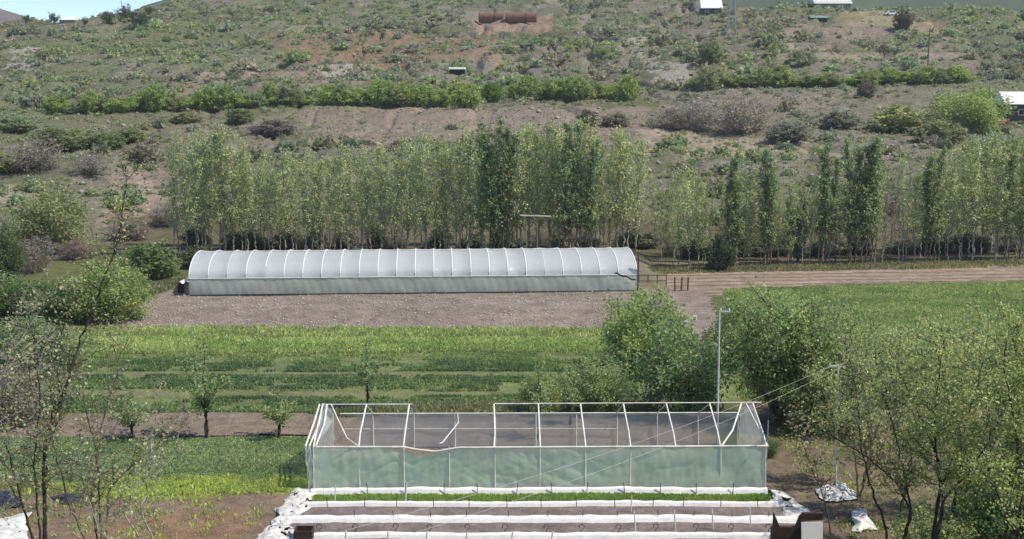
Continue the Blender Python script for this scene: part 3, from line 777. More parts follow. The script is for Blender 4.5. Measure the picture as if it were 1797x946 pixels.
# ---- grass and crops (uncountable)
def tufts(name, polys, N, hh, ww, cols, label, gg, blades=3, cat='grass', rows=None, clump=None):
    VV = []; 
    px = []
    for poly, n in zip(polys, N):
        wp = np.array([G(a, b)[:2] for a, b in poly]); mn, mx_ = wp.min(0), wp.max(0); got = []
        c = 0
        while c < n:
            q = gg.uniform(mn, mx_, (n, 2))
            if rows: q[:, 1] = np.round(q[:, 1] / rows) * rows + gg.normal(0, rows * .12, n)
            if clump: q = q[fbm(q[:, 0] / clump, q[:, 1] / clump, 3, 5) > gg.uniform(.3, .6, len(q))]
            q = q[inpoly([tuple(z) for z in wp], q[:, 0], q[:, 1])]; got.append(q); c += len(q)
        px.append(np.concatenate(got)[:n])
    p = np.concatenate(px); N_ = len(p) * blades
    b = np.repeat(p, blades, 0) + gg.normal(0, ww * .5, (N_, 2))
    z = h(b[:, 0], b[:, 1])
    hgt = hh * gg.uniform(.45, 1.2, N_) * (.6 + .8 * fbm(b[:, 0] / 2.5, b[:, 1] / 2.5, 3, 7)); az = gg.uniform(0, 6.28, N_); wd = ww * gg.uniform(.3, .8, N_)
    lean = gg.normal(0, .35, (N_, 2)) * hgt[:, None]
    dx = np.cos(az) * wd; dy = np.sin(az) * wd
    B0 = np.stack([b[:, 0] - dx * .35, b[:, 1] - dy * .35, z - .02], 1); B1 = np.stack([b[:, 0] + dx * .35, b[:, 1] + dy * .35, z - .02], 1)
    T1 = np.stack([b[:, 0] + dx * .5 + lean[:, 0] * .6, b[:, 1] + dy * .5 + lean[:, 1] * .6, z + hgt * .7], 1); T0 = np.stack([b[:, 0] + lean[:, 0] - dx * .2, b[:, 1] + lean[:, 1] - dy * .2, z + hgt], 1)
    V = np.stack([B0, B1, T1, T0], 1).reshape(-1, 3); Q = np.arange(4 * N_).reshape(-1, 4)
    q = fbm(b[:, 0] / 3., b[:, 1] / 2.2, 3, 15); q = sstep(.35, .65, q)[:, None]
    c = (np.array(cols[0]) * (1 - q) + np.array(cols[1]) * q) * leaf_cols(N_, gg, None, .22, .07)
    o = link(name, np_mesh(name, V, Q, [M['leaf']], lcol=c), col=(1, 1, 1))
    return tag(o, label, cat, None, 'stuff')
gg = np.random.default_rng(55)
tufts('crop', [[(-60, 612), (1060, 612), (1085, 634), (-60, 634)]], [14000], .17, .2, [(.15, .19, .07), (.20, .24, .085)], 'lighter green far band of the crop field next to the yellow green weeds', np.random.default_rng(56), 3, 'crop', rows=.8, clump=2.2)
tufts('crop', [[(-60, 632), (1080, 632), (1095, 653), (-60, 651)], [(-60, 660), (1100, 662), (1120, 688), (-60, 685)], [(-60, 695), (1120, 697), (1140, 722), (-60, 726)]], [13000, 14000, 14000], .17, .2, [(.09, .135, .058), (.145, .19, .075)], 'darker green crop bands in the field between the gravel pad and the brown soil strip', gg, 3, 'crop', rows=.8, clump=2.2)
tufts('tall_weeds', [[(-60, 594), (1070, 596), (1080, 618), (-60, 622)], [(160, 574), (1060, 577), (1060, 592), (60, 590)]], [12000, 2500], .26, .2, [(.21, .26, .085), (.28, .32, .12)], 'bright yellow green weeds along the far edge of the crop field', gg, 3, 'weeds')
tufts('grass', [[(-50, 770), (560, 768), (545, 838), (-50, 842)]], [16000], .12, .16, [(.155, .20, .09), (.205, .245, .115)], 'soft green grass patch left of the broken greenhouse', gg, 3, 'grass')
tufts('weeds', [[(150, 836), (540, 834), (530, 862), (120, 874)], [(-20, 850), (480, 862), (440, 946), (-20, 946)], [(1360, 760), (1797, 730), (1797, 946), (1480, 946)]], [5500, 700, 1800], .15, .15, [(.20, .235, .08), (.28, .32, .09)], 'bright yellow green weeds edging the bare foreground soil', gg, 3, 'weeds', clump=1.2)
tufts('grass', [[(1270, 508), (1810, 494), (1810, 720), (1300, 700)]], [38000], .15, .22, [(.16, .21, .07), (.22, .255, .095)], 'green grass field on the right below the dirt road', gg, 3, 'grass')
tufts('grass', [[(1140, 470), (1820, 452), (1820, 468), (1140, 482)], [(100, 500), (330, 500), (300, 520), (150, 570)], [(560, 712), (1260, 706), (1260, 728), (560, 732)]], [3500, 3000, 2500], .25, .2, [(.12, .13, .06), (.17, .16, .08)], 'dry grass verge along the poplars and field edges', gg, 3, 'grass')

def hill_tufts(N, gg):
    y = np.sqrt(gg.uniform(157 ** 2, 470 ** 2, N)); x = gg.uniform(-.46, .46, N) * y
    k = fbm(x / 10, y / 12, 3, 44) > .42; x = x[k]; y = y[k]; n = len(x)
    C0 = np.stack([x, y, h(x, y) + .12], 1)
    V, Qd = leaf_quads(C0, .42, gg, 0, .9)
    q = fbm(x / 20, y / 20, 3, 45)[:, None]
    c = (np.array([.20, .185, .11]) * (1 - q) + np.array([.15, .17, .075]) * q) * leaf_cols(n, gg, None, .22, .05)
    return tag(link('grass', np_mesh('grass', V, Qd, [M['leaf']], lcol=c), col=(1, 1, 1)), 'dry grass tussocks all over the hillside', 'grass', None, 'stuff')
hill_tufts(70000, np.random.default_rng(61))
# ================================================================== LONG TUNNEL GREENHOUSE
zb = .62
A = G(333, 519, zb); B = G(1117, 511, zb)
ax = B - A; Lt = np.linalg.norm(ax); ax /= Lt; perp = np.array([-ax[1], ax[0], 0.])
Wt, EAVE = 9.4, 1.45; TOP = P(900, 442, A[1] + Wt / 2)[2] - zb
t = empty('tunnel_greenhouse', A); tag(t, 'long white plastic tunnel greenhouse on the gravel pad in front of the poplars', 'greenhouse')
def prof(n=18):
    """cross section from front eave over the crest to the back eave: (across, up)"""
    out = []
    for k in range(n + 1):
        a = math.pi * (1 - k / n)
        out.append((Wt / 2 + math.cos(a) * Wt / 2, EAVE + (TOP - EAVE) * math.sin(a) ** .9))
    return out
NB = 24
pr = prof(); nb_ = NB * 8
u = np.linspace(0, 1, nb_ + 1)
g = np.random.default_rng(71)
pan = g.uniform(.03, .17, NB + 1)
V = np.zeros((nb_ + 1, len(pr), 3))
for i, uu in enumerate(u):
    ph = (uu * NB) % 1; sag = -math.sin(math.pi * ph) * pan[int(min(uu * NB, NB - 1))]
    for j, (a, zz) in enumerate(pr):
        th = math.pi * (1 - j / (len(pr) - 1)); nrm = np.array([math.cos(th), math.sin(th)])
        wv = .05 * (float(fbm(uu * 70, j * .6, 3, 19)) - .5)
        dr = (1.3 if uu < .015 else 0)
        V[i, j] = ax * (uu * Lt) + perp * (a + nrm[0] * (sag + wv)) + np.array([0, 0, zz + nrm[1] * (sag + wv)])
link('roof_film', grid_mesh('roof_film', V, M['film_roof']), t)
for side in (0, 1):
    nv = 8; V = np.zeros((nb_ + 1, nv, 3)); 
    for i, uu in enumerate(u):
        for j in range(nv):
            f = j / (nv - 1); bul = .10 * math.sin(math.pi * f) * (1 if side else -1) * (.6 + .4 * math.sin(uu * 61))
            wr = .018 * math.sin(uu * 330 + f * 4) + .02 * (float(fbm(uu * 60, f * 3, 3, 4)) - .5)
            V[i, j] = ax * (uu * Lt) + perp * ((Wt + .02 if side else -.02) + bul + wr) + np.array([0, 0, f * EAVE])
    link('side_curtain', grid_mesh('side_curtain', V, M['film_side']), t)
for k in range(NB + 1):
    uu = k / NB; mb = MB()
    pts = []; outs = []
    for j, (a, zz) in enumerate(pr):
        if k in (4,) and j < 3: continue
        th = math.pi * (1 - j / (len(pr) - 1)); o = np.array([0, 0, math.sin(th)]) + perp * math.cos(th)
        pts.append(ax * (uu * Lt) + perp * a + np.array([0, 0, zz]) + o * .012); outs.append(o)
    wd = .03 if k in (2, 19) else .07
    mb.band(pts, ax, wd, .025, outs); mb.build('rib_strap', M['white_strap'], t)
    mb = MB(); c = ax * (uu * Lt) + perp * .06
    mb.tube([c + np.array([0, 0, -.1]), c + np.array([0, 0, EAVE])], .035, 6); c2 = ax * (uu * Lt) + perp * (Wt - .06)
    mb.tube([c2 + np.array([0, 0, -.1]), c2 + np.array([0, 0, EAVE])], .035, 6); mb.build('post', M['darkpost'], t)
mb = MB(); mb.tube([perp * -.05 + np.array([0, 0, EAVE]), ax * Lt + perp * -.05 + np.array([0, 0, EAVE])], .035); mb.build('eave_rail', M['white_pipe'], t)
mb = MB(); mb.tube([perp * Wt / 2 + np.array([0, 0, TOP + .02]), ax * Lt + perp * Wt / 2 + np.array([0, 0, TOP + .02])], .04); mb.build('ridge_rail', M['white_pipe'], t)
mb = MB(); mb.box(ax * Lt / 2 + perp * -.09 + np.array([0, 0, .03]), (Lt, .14, .14), math.atan2(ax[1], ax[0])); mb.build('base_board', M['darkpost'], t)
for uu, sgn in ((0, -1), (1, 1)):
    nu, nv = 20, 14; V = np.zeros((nu, nv, 3))
    for i in range(nu):
        a = Wt * i / (nu - 1); zt = EAVE + (TOP - EAVE) * max(0, 1 - ((a - Wt / 2) / (Wt / 2)) ** 2) ** .45
        for j in range(nv):
            f = j / (nv - 1)
            V[i, j] = ax * (uu * Lt + sgn * (.03 + .12 * math.sin(f * 3) * float(fbm(i * .4, j * .5, 3, 4)))) + perp * a + np.array([0, 0, f * zt])
    link('end_film', grid_mesh('end_film', V, M['film_clear']), t)
# loose flap at the left end, torn strip at the right end
V = np.zeros((8, 6, 3))
for i in range(8):
    for j in range(6):
        V[i, j] = ax * (-.95 * (i / 7) ** .9 * (1 - .1 * j)) + perp * (-.1 + .25 * j * (1 - .4 * i / 7)) + np.array([0, 0, 1.15 + .12 * j * (1 - i / 9) + .12 * math.sin(i * 1.3 + j)])
link('loose_flap', grid_mesh('loose_flap', V, M['plastic']), t)
mb = MB(); mb.tube([ax * (Lt + .12) + np.array([0, 0, -.1]), ax * (Lt + .12) + np.array([0, 0, 3.1])], .07, 8); mb.build('end_post', M['darkpost'], t)
V = np.zeros((14, 3, 3))
for i in range(14):
    for j in range(3):
        V[i, j] = ax * (Lt - 1.9 + i * .14) + perp * (-.16 - .03 * math.sin(i)) + np.array([0, 0, 1.68 - .05 * i - .07 * j + .05 * math.sin(i * 1.1)])
link('torn_strip', grid_mesh('torn_strip', V, M['tarp']), t)

# ================================================================== BROKEN GREENHOUSE (near)
A = G(551, 861); B = G(1342, 859)
bx = B - A; Ln = np.linalg.norm(bx); bx /= Ln; bp_ = np.array([-bx[1], bx[0], 0.])
Wn, EN = 7., 2.05; RN = P(1020, 710, A[1] + Wn / 2)[2]; BN = P(1020, 726, A[1] + Wn)[2]
print('DIM', RN, BN, TOP, Lt, A)
def rel(px, py, Y):  return P(px, py, Y) - A
t = empty('greenhouse_frame', A)
tag(t, 'broken greenhouse of white pipes with a green translucent front curtain and bare roof', 'greenhouse')
NBn = 10
jr = np.random.default_rng(99)
def NP(k, a, z):
    q = jr.normal(0, .018, 3); return NP0(k, a, z) + q * [1, 1, .6]
def NP0(k, a, z): return bx * (Ln * k / NBn) + bp_ * a + np.array([0, 0, z])
for k in range(NBn + 1):
    mb = MB(); mb.tube([NP(k, 0, -.2), NP(k, 0, EN)], .033, 8); mb.build('front_post', M['white_pipe'], t)
    mb = MB(); mb.tube([NP(k, Wn, -.2), NP(k, Wn, BN)], .033, 8); mb.build('back_post', M['white_pipe'], t)
    if k not in (3,):
        mb = MB(); mb.tube([NP(k, 0, EN), NP(k, .9, EN + .42), NP(k, Wn / 2, RN)], .04, 8); mb.build('rafter', M['white_pipe'], t)
    if k not in (3, 5, 6):
        mb = MB(); mb.tube([NP(k, Wn, BN), NP(k, Wn / 2, RN)], .025, 8); mb.build('back_rafter', M['white_pipe'], t)
mb = MB(); mb.tube([NP(3.1, Wn, BN), NP(3.1, Wn - .3, BN - .4), NP(2.82, 1.2, EN - .1), NP(2.8, .3, EN + .1)], .03, 8); mb.build('fallen_rafter', M['white_pipe'], t)
mb = MB(); mb.tube([NP(0, 0, EN), NP(2, 0, EN), NP(2.3, 0, EN - .1), NP(2.7, 0, EN - .18), NP(3.2, 0, EN), NP(10, 0, EN + .02)], .05, 8); mb.build('eave_rail', M['white_pipe'], t)
mb = MB(); mb.tube([NP(0, Wn / 2, RN), NP(2.05, Wn / 2, RN)], .03, 8); mb.build('ridge_rail', M['white_pipe'], t)
mb = MB(); mb.tube([NP(4, Wn / 2, RN), NP(10.2, Wn / 2, RN + .05)], .03, 8); mb.build('ridge_rail', M['white_pipe'], t)
mb = MB(); mb.tube([NP(0.2, Wn, BN), NP(10, Wn, BN)], .035, 8); mb.build('back_rail', M['white_pipe'], t)
mb = MB(); mb.tube([NP(.3, Wn, BN * .55), NP(7, Wn, BN * .55)], .018, 6); mb.build('middle_rail', M['white_pipe'], t)
mb = MB(); mb.tube([NP(.2, Wn / 2, RN), NP(.35, Wn * .45, RN - .6), NP(.7, 1., EN + .15), NP(1, .05, EN + .05)], .035, 8); mb.build('brace', M['white_pipe'], t)
mb = MB(); mb.tube([NP(9.75, Wn / 2, RN), NP(9.35, 1.2, EN + .45), NP(9.0, .05, EN + .03)], .04, 8); mb.build('brace', M['white_pipe'], t)
mb = MB(); mb.tube([NP(9.85, Wn / 2, RN), NP(10.05, 0.05, EN)], .04, 8); mb.build('brace', M['white_pipe'], t)
mb = MB(); mb.tube([NP(10.06, .3, -.1), NP(10.06, .3, RN + .02)], .03, 8); mb.build('corner_post', M['steel'], t)
for a in (0., .13, -.12): 
    mb = MB(); mb.tube([NP(a, 0.0 + abs(a), -.1), NP(a - .05, .0, EN + .1), NP(a + .03, Wn * .25, EN + .65), NP(a * .7, Wn / 2, RN)], .045, 6); mb.build('end_pipe', M['white_pipe'], t)
# front curtain with sag and diagonal wrinkles
nu, nv = 260, 36; V = np.zeros((nu, nv, 3)); 
uu, ff = np.meshgrid(np.linspace(.02, 9.98, nu), np.linspace(0, 1, nv), indexing='ij')
topz = EN - .02 - .36 * np.exp(-((uu - 2.35) / .42) ** 2) - .05 * np.exp(-((uu - 6) / 1.5) ** 2)
zz = .02 + ff * (topz - .02)
def crease(k, ang, fr, sd): return (1 - 2 * np.abs(fbm((uu * 2.2 * math.cos(ang) + ff * 2. * math.sin(ang)) * fr, (ff * 2. * math.cos(ang) - uu * 2.2 * math.sin(ang)) * .35, 3, sd) - .5)) ** 6 * k
wr = crease(.05, 2.2, 1.5, 4) * np.exp(-((uu - 1.6) / 1.6) ** 2) + crease(.04, 1.1, 1.7, 8) * np.exp(-((uu - 4.8) / 1.6) ** 2) + crease(.02, 1.9, 1.2, 17)
wr += .12 * (fbm(uu * 1.2, ff * 1.5, 4, 12) - .5) + .05 * (fbm(uu * 9, ff * 2, 3, 14) - .5) - .05 * np.sin(math.pi * (uu % 1)) * ff
V[:] = bx * (uu * Ln / NBn)[..., None] + bp_ * (-.015 + wr)[..., None]; V[..., 2] += zz
link('front_curtain', grid_mesh('front_curtain', V, M['film_green']), t)
nu, nv = 120, 14
uu, ff = np.meshgrid(np.linspace(.6, 10, nu), np.linspace(0, 1, nv), indexing='ij')
V = bx * (uu * Ln / NBn)[..., None] + bp_ * (Wn + .05 + .08 * (fbm(uu * 2, ff * 2, 3, 3) - .5))[..., None]; V[..., 2] += ff * BN
link('back_curtain', grid_mesh('back_curtain', V, M['film_grey']), t)
# end sheets
def endsheet(k, a0, a1, ztop, m, amp, seed, name='end_sheet'):
    nu, nv = 24, 26; uu, ff = np.meshgrid(np.linspace(0, 1, nu), np.linspace(0, 1, nv), indexing='ij')
    aa = a0 + (a1 - a0) * uu; zt = ztop(aa)
    V = bx * (k * Ln / NBn + amp * (fbm(uu * 5, ff * 4, 4, seed) - .5))[..., None] + bp_ * aa[..., None]; V[..., 2] += ff * zt
    link(name, grid_mesh(name, V, M[m]), t)
rf = lambda a: EN + (RN - EN) * (1 - np.abs(a - Wn / 2) / (Wn / 2))
endsheet(.02, 0, Wn, rf, 'film_clear', .25, 5)
endsheet(10.02, 0, Wn, rf, 'film_grey', .15, 6)
# gathered white bundle hanging at the left front corner
nu, nv = 26, 30; uu, ff = np.meshgrid(np.linspace(0, 1, nu), np.linspace(0, 1, nv), indexing='ij')
V = bx * (.05 + (1 - ff) * -.08 + .55 * uu * ff * (1.1 - ff * .25) + .10 * (fbm(uu * 6, ff * 3, 3, 2) - .5))[..., None] + bp_ * (.1 + ff * 2.9 + .35 * (fbm(uu * 7, ff * 2, 3, 7) - .5))[..., None]
V[..., 2] += EN * .95 + ff * (RN - EN) * .95 - uu * ff * .55
link('gathered_sheet', grid_mesh('gathered_sheet', V, M['film_clear']), t)
endsheet(-.12, -.1, 1.0, lambda a: np.full_like(a, EN * .96), 'film_clear', .35, 9, 'hanging_sheet')

# ================================================================== PLANTING BEDS IN FRONT
def kerb_line(x0, x1, py, hgt, wd, label, seed):
    g = np.random.default_rng(seed); a = G(x0, py); b = G(x1, py); L = np.linalg.norm(b - a); d = (b - a) / L; n = np.array([-d[1], d[0], 0])
    m = int(L / .16); V = np.zeros((m, 7, 3)); prof_ = [(-wd * .95, -.02), (-wd * .55, hgt * .6), (-wd * .4, hgt), (0, hgt * 1.06), (wd * .4, hgt), (wd * .55, hgt * .6), (wd * .7, -.02)]
    for i in range(m):
        s = L * i / (m - 1); q = 1 + .35 * (float(fbm(s * 1.4, seed, 3, seed)) - .5)
        for j, (o, z) in enumerate(prof_):
            V[i, j] = a + d * s + n * (o * q + .06 * (float(fbm(s * .8, j * .2 + seed, 3, 3)) - .5)) + np.array([0, 0, z * q + h1(*(a + d * s)[:2]) + .02 * (float(fbm(s * 5, j, 2, 8)) - .5)])
    o = link('bed_kerb', grid_mesh('bed_kerb', V, M['kerb']))
    return tag(o, label, 'kerb')
kerb_line(546, 1346, 866, .26, .2, 'white wrapped edging along the foot of the green curtain', 7)
kerb_line(540, 1364, 888, .2, .16, 'narrow white bed edging between the green seedlings and the grey soil strip', 1)
kerb_line(506, 1398, 917, .27, .26, 'broad white wrapped bed edging, second from the bottom of the picture', 2)
kerb_line(540, 1372, 946, .26, .2, 'lowest white bed edging along the bottom of the picture', 3)
drape('soil', [(500, 893), (1400, 892), (1420, 960), (470, 960)], (.20, .165, .155), .15, .03, lambda A, B: .05 * (fbm(A * 2, B * 3, 3, 4)), .2)
tufts('seedlings', [[(546, 869), (1352, 867), (1352, 880), (546, 882)]], [6000], .10, .09, [(.12, .19, .04), (.17, .24, .06)], 'strip of fresh green seedlings in front of the green curtain', gg, 3, 'seedlings')
def stake(px, py, hgt, m, label, grp, loop=False, lean=0., r=.018):
    p = G(px, py); p[2] = h1(p[0], p[1]); e = MB(); pts = [(0, 0, -.1), (lean * .5, 0, hgt * .5), (lean, 0, hgt)]
    if loop:
        pts = [(0, 0, -.1), (0, 0, hgt * .6)] + [(.11 * math.sin(a) , 0.02, hgt * .6 + .11 * (1 - math.cos(a))) for a in np.linspace(.3, 5.4, 9)]
    e.tube(pts, r, 6); o = e.build('stake', M[m]); o.location = tuple(p); tag(o, label, 'stake', grp); return o
g = np.random.default_rng(5)
for k, x in enumerate(np.arange(648, 1330, 64.)): stake(x + g.normal(0, 3), 868, .55, 'rebar', 'thin rusty stake at the foot of the green curtain', 'rusty stakes at the curtain foot', lean=g.normal(0, .04))
for k, x in enumerate(np.arange(575, 1390, 63.)): stake(x + g.normal(0, 3), 892, .50, 'rebar', 'thin rusty stake beside the narrow white bed edging', 'rusty stakes at the narrow edging', lean=g.normal(0, .05))
for k, x in enumerate(np.arange(623, 1400, 66.)): stake(x + g.normal(0, 3), 918, .55, 'rebar', 'rusty stake beside the broad white bed edging', 'rusty stakes at the broad edging', lean=g.normal(0, .05))
for k, x in enumerate(np.arange(560, 1390, 66.)): stake(x + g.normal(0, 3), 941, .5, 'rebar', 'curled rusty wire stake in the soil above the lowest edging', 'curled stakes in the lowest soil strip', loop=True)
for x, b, t_ in ((588, 884, .85), (712, 886, .9), (1107, 902, .8)): stake(x, b, t_, 'white_pipe', 'short white pipe stake in the seedling strip', 'white pipes in the seedling strip', lean=.03, r=.028)
for x, b, t_ in ((1116, 942, 1.1), (1186, 938, 1.0), (1252, 932, .95), (1318, 922, .8)): stake(x, b, t_, 'white_pipe', 'white pipe stake leaning at the right half of the lowest soil strips', 'white pipes at the lower right beds', lean=-.08, r=.03)
for x in (606, 680, 748, 818, 898, 968): stake(x, 950, .42, 'white_pipe', 'stubby white pipe at the lowest white edging, left half', 'stubby white pipes at the lowest edging', lean=.04, r=.035)

def crumple(name, poly, z0, amp, m, label, cat, seed, n=26, freq=1.6):
    """crumpled sheet: quad region given by four ground pixels"""
    a, b, c, d = [G(*q) for q in poly]; uu, vv = np.meshgrid(np.linspace(0, 1, n), np.linspace(0, 1, n), indexing='ij')
    Pq = (a * ((1 - uu) * (1 - vv))[..., None] + b * (uu * (1 - vv))[..., None] + c * (uu * vv)[..., None] + d * ((1 - uu) * vv)[..., None])
    L1 = np.linalg.norm(b - a); L2 = np.linalg.norm(d - a)
    q = fbm(uu * L1 * freq, vv * L2 * freq, 4, seed); edge = np.minimum(np.minimum(uu, 1 - uu), np.minimum(vv, 1 - vv)) * 4
    ridg = 1 - 2 * np.abs(fbm(uu * L1 * 2.2, vv * L2 * 2.2, 3, seed + 5) - .5)
    Pq[..., 0] += (fbm(uu * 4, vv * 4, 3, seed + 1) - .5) * .5; Pq[..., 1] += (fbm(uu * 4, vv * 4, 3, seed + 2) - .5) * .6
    Pq[..., 2] = h(Pq[..., 0], Pq[..., 1]) + z0 + amp * .6 * (q * .6 + ridg * .5) * np.clip(edge + .15, 0, 1)
    hole = (fbm(uu * 6, vv * 6, 3, seed + 9) > .72)[:-1, :-1]
    return tag(link(name, grid_mesh(name, Pq, M[m], hole=hole)), label, cat)
crumple('plastic_sheet', [(522, 852), (560, 862), (530, 895), (492, 892)], .03, .4, 'plastic', 'crumpled white plastic sheet at the left front corner of the broken greenhouse', 'sheet', 3)
crumple('plastic_sheet', [(488, 890), (545, 892), (510, 925), (478, 925)], .03, .4, 'plastic', 'crumpled white sheet at the left end of the narrow bed edging', 'sheet', 4)
crumple('plastic_sheet', [(470, 925), (508, 922), (540, 960), (440, 960)], .03, .4, 'plastic', 'crumpled white sheet at the bottom left corner of the planting beds', 'sheet', 6)
crumple('plastic_sheet', [(1345, 862), (1368, 862), (1412, 892), (1362, 890)], .03, .35, 'plastic', 'crumpled white sheet at the right front corner of the broken greenhouse', 'sheet', 8)
crumple('plastic_sheet', [(1366, 893), (1420, 893), (1432, 912), (1385, 912)], .03, .3, 'plastic', 'torn white sheet at the right end of the planting beds', 'sheet', 12)
crumple('plastic_sheet', [(1432, 860), (1486, 852), (1500, 878), (1446, 884)], .05, .7, 'plastic', 'heap of pale plastic sheets at the foot of the pole with the crossarm', 'sheet', 14)
crumple('plastic_sheet', [(1490, 905), (1515, 895), (1535, 930), (1500, 935)], .05, .6, 'plastic', 'small heap of white plastic below the pole, near the bottom right', 'sheet', 16)
crumple('tarpaulin', [(95, 872), (165, 868), (172, 884), (100, 888)], .02, .45, 'tarp', 'dark blue black tarpaulin heap behind the left foreground tree', 'tarpaulin', 18)
crumple('tarpaulin', [(-30, 872), (30, 868), (45, 890), (-30, 896)], .02, .7, 'tarp', 'dark heap under cover at the left edge of the foreground', 'tarpaulin', 19)
crumple('plastic_sheet', [(-20, 915), (48, 905), (52, 960), (-20, 965)], .1, .35, 'plastic', 'pale sheet lying in the bottom left corner of the picture', 'sheet', 20)
# dark bin lower left of the beds, brown frame and white board lower right
p = G(534, 950); e = empty('storage_box', p); tag(e, 'small dark brown box open at the top, at the left end of the lowest edging', 'box')
mb = MB()
for dx, dy, sx, sy in ((-.35, 0, .05, .7), (.35, 0, .05, .7), (0, -.33, .65, .05), (0, .33, .65, .05)): mb.box((dx, dy, .25), (sx, sy, .6))
mb.build('side_wall', M['brown'], e); mb = MB(); mb.box((0, 0, .05), (.64, .6, .06)); mb.build('bottom', M['inner_shade'], e)  # floor painted near black for the shade in the box
p = G(1382, 972); e = empty('notched_frame', p); tag(e, 'dark brown notched frame at the bottom edge, right of the beds', 'frame')  # notched board frame standing in for a likely roof parapet
mb = MB(); mb.add([(-.62, -.1, 0), (-.62, -.1, 1.75), (-.5, -.1, 1.5), (-.36, -.1, 1.15), (.28, -.1, 1.15), (.42, -.1, 1.55), (.56, -.1, 1.72), (1.35, -.1, 1.72), (1.35, -.1, 1.45), (.62, -.1, 1.4), (.62, -.1, 0)] + [(-.62, .1, 0), (-.62, .1, 1.75), (-.5, .1, 1.5), (-.36, .1, 1.15), (.28, .1, 1.15), (.42, .1, 1.55), (.56, .1, 1.72), (1.35, .1, 1.72), (1.35, .1, 1.45), (.62, .1, 1.4), (.62, .1, 0)],
    [tuple(range(11)), tuple(range(21, 10, -1))] + [(i, i + 11, (i + 1) % 11 + 11, (i + 1) % 11) for i in range(11)]); mb.build('frame_board', M['brown'], e)
mb = MB(); mb.box((-.55, .3, .5), (.1, .5, 1.)); mb.box((.55, .3, .5), (.1, .5, 1.)); mb.build('side_board', M['brown'], e)
p = G(1424, 976); mb = MB(); mb.box((0, 0, .66), (.86, .06, 1.45), .05, R(-8)); o = mb.build('white_board', M['paint_white']); o.location = tuple(p); tag(o, 'blank white board leaning beside the dark brown frame at the bottom edge', 'board')

# ================================================================== POLES AND CABLES
def pole(px, base, top, r, m, label, arm=None, lean=0., Y=None, group=None):
    p = G(px, base) if Y is None else np.array([P(px, base, Y)[0], Y, 0.])
    if Y is None and base < 470: p = T(px, base)
    p[2] = h1(p[0], p[1]); z = P(px, top, p[1])[2] - p[2]
    e = empty('utility_pole', p); tag(e, label, 'pole', group)
    mb = MB(); mb.tube([(0, 0, -.3), (lean * .5, 0, z * .5), (lean, 0, z)], [r * 1.1, r, r * .85], 8); mb.build('shaft', M[m], e)
    if arm:
        x0, x1, zz = arm; mb = MB(); mb.box((lean + (x0 + x1) / 2, 0, z - zz), (abs(x1 - x0), .07, .07)); mb.build('crossarm', M[m], e)
        for q in (x0 + .06, x1 - .06):
            mb = MB(); mb.tube([(lean + q, 0, z - zz), (lean + q, 0, z - zz + .1), (lean + q, 0, z - zz + .16)], [.03, .05, .025], 8); mb.build('insulator', M['white_pipe'], e)
    return e, p, z
pole(1277, 0, 545, .05, 'white_pipe', 'tall slim pale pole rising behind the right end of the broken greenhouse', (0, .55, .05), -.04, Y=66.)
e2, p2, z2 = pole(1466, 852, 640, .055, 'white_pipe', 'slim pale pole with a short crossarm right of the broken greenhouse', (-.45, .15, .08), -.08)
for k, (off, endx, endy) in enumerate(((-.42, 330, 1000), (.12, 470, 1010))):
    a = p2 + np.array([off, 0, z2 - .08]); b = P(endx, endy, 34.)
    pts = [a + (b - a) * s + np.array([0, 0, -1.1 * 4 * s * (1 - s) * .55]) for s in np.linspace(0, 1, 40)]
    mb = MB(); mb.tube(pts, .0055, 5, cap=False); o = mb.build('cable', M['wire'])
    tag(o, 'upper thin cable slanting from the pole crossarm down across the broken greenhouse' if k == 0 else 'lower thin cable slanting from the pole down across the beds', 'cable')
pole(1628, 122, 58, .16, 'bark', 'brown wooden pole on the right hillside above the green belt', (-.9, .9, .4))
pole(1733, 236, 98, .10, 'palebark', 'thin pale pole standing by the bright yellow green tree', None)
# white beam on two posts in front of poplars
p = G(940, 468, 0); e = empty('beam_stand', p); tag(e, 'pale horizontal beam on two thin posts behind the tunnel, in front of the poplars', 'beam')
s = 1 / ppm(p); zt = P(940, 379, p[1])[2]
for q in (-16 * s, 3 * s):
    mb = MB(); mb.tube([(q, 0, -.2), (q, 0, zt)], .035, 6); mb.build('post', M['palebark'], e)
mb = MB(); mb.box((0, 0, zt), (54 * s, .3, .06), 0, R(18), R(2)); mb.build('beam', M['palebark'], e)
# fence stubs and pen at the right end of the tunnel
p = G(1145, 508); e = empty('pen_fence', p); tag(e, 'low weathered timber pen beside the right end of the tunnel greenhouse', 'fence')
s = 1 / ppm(p)
for q in (-24, -8, 8, 24):
    mb = MB(); mb.box((q * s, 0, .65), (.1, .1, 1.5)); mb.build('post', M['wood'], e)
for zz in (1.3, .8): 
    mb = MB(); mb.box((0, -.07, zz), (50 * s, .04, .12)); mb.build('rail', M['wood'], e)
for k, x in enumerate((1184, 1196, 1207)):
    p = G(x, 510); mb = MB(); mb.box((0, 0, .55), (.13, .13, 1.3), 0, 0, R((-3, 4, 2)[k])); o = mb.build('wooden_stake', M['rust']); o.location = tuple(p)
    tag(o, ('leftmost', 'middle', 'rightmost')[k] + ' of three short reddish stakes right of the timber pen', 'stake')
for x, y, lab in ((1203, 572, 'white plastic bucket on the path, the nearer of two'), (1219, 563, 'white plastic bucket on the path, the farther of two')):
    p = T(x, y); e = empty('bucket', p); mb = MB(); mb.tube([(0, 0, 0), (0, 0, .34), (0, 0, .38)], [.14, .19, .2], 12); mb.build('pail', M['plastic'], e)
    mb = MB(); mb.tube([(.19 * math.cos(a), 0, .36 + .16 * math.sin(a)) for a in np.linspace(0, math.pi, 9)], .01, 4); mb.build('handle', M['steel'], e); tag(e, lab, 'bucket')
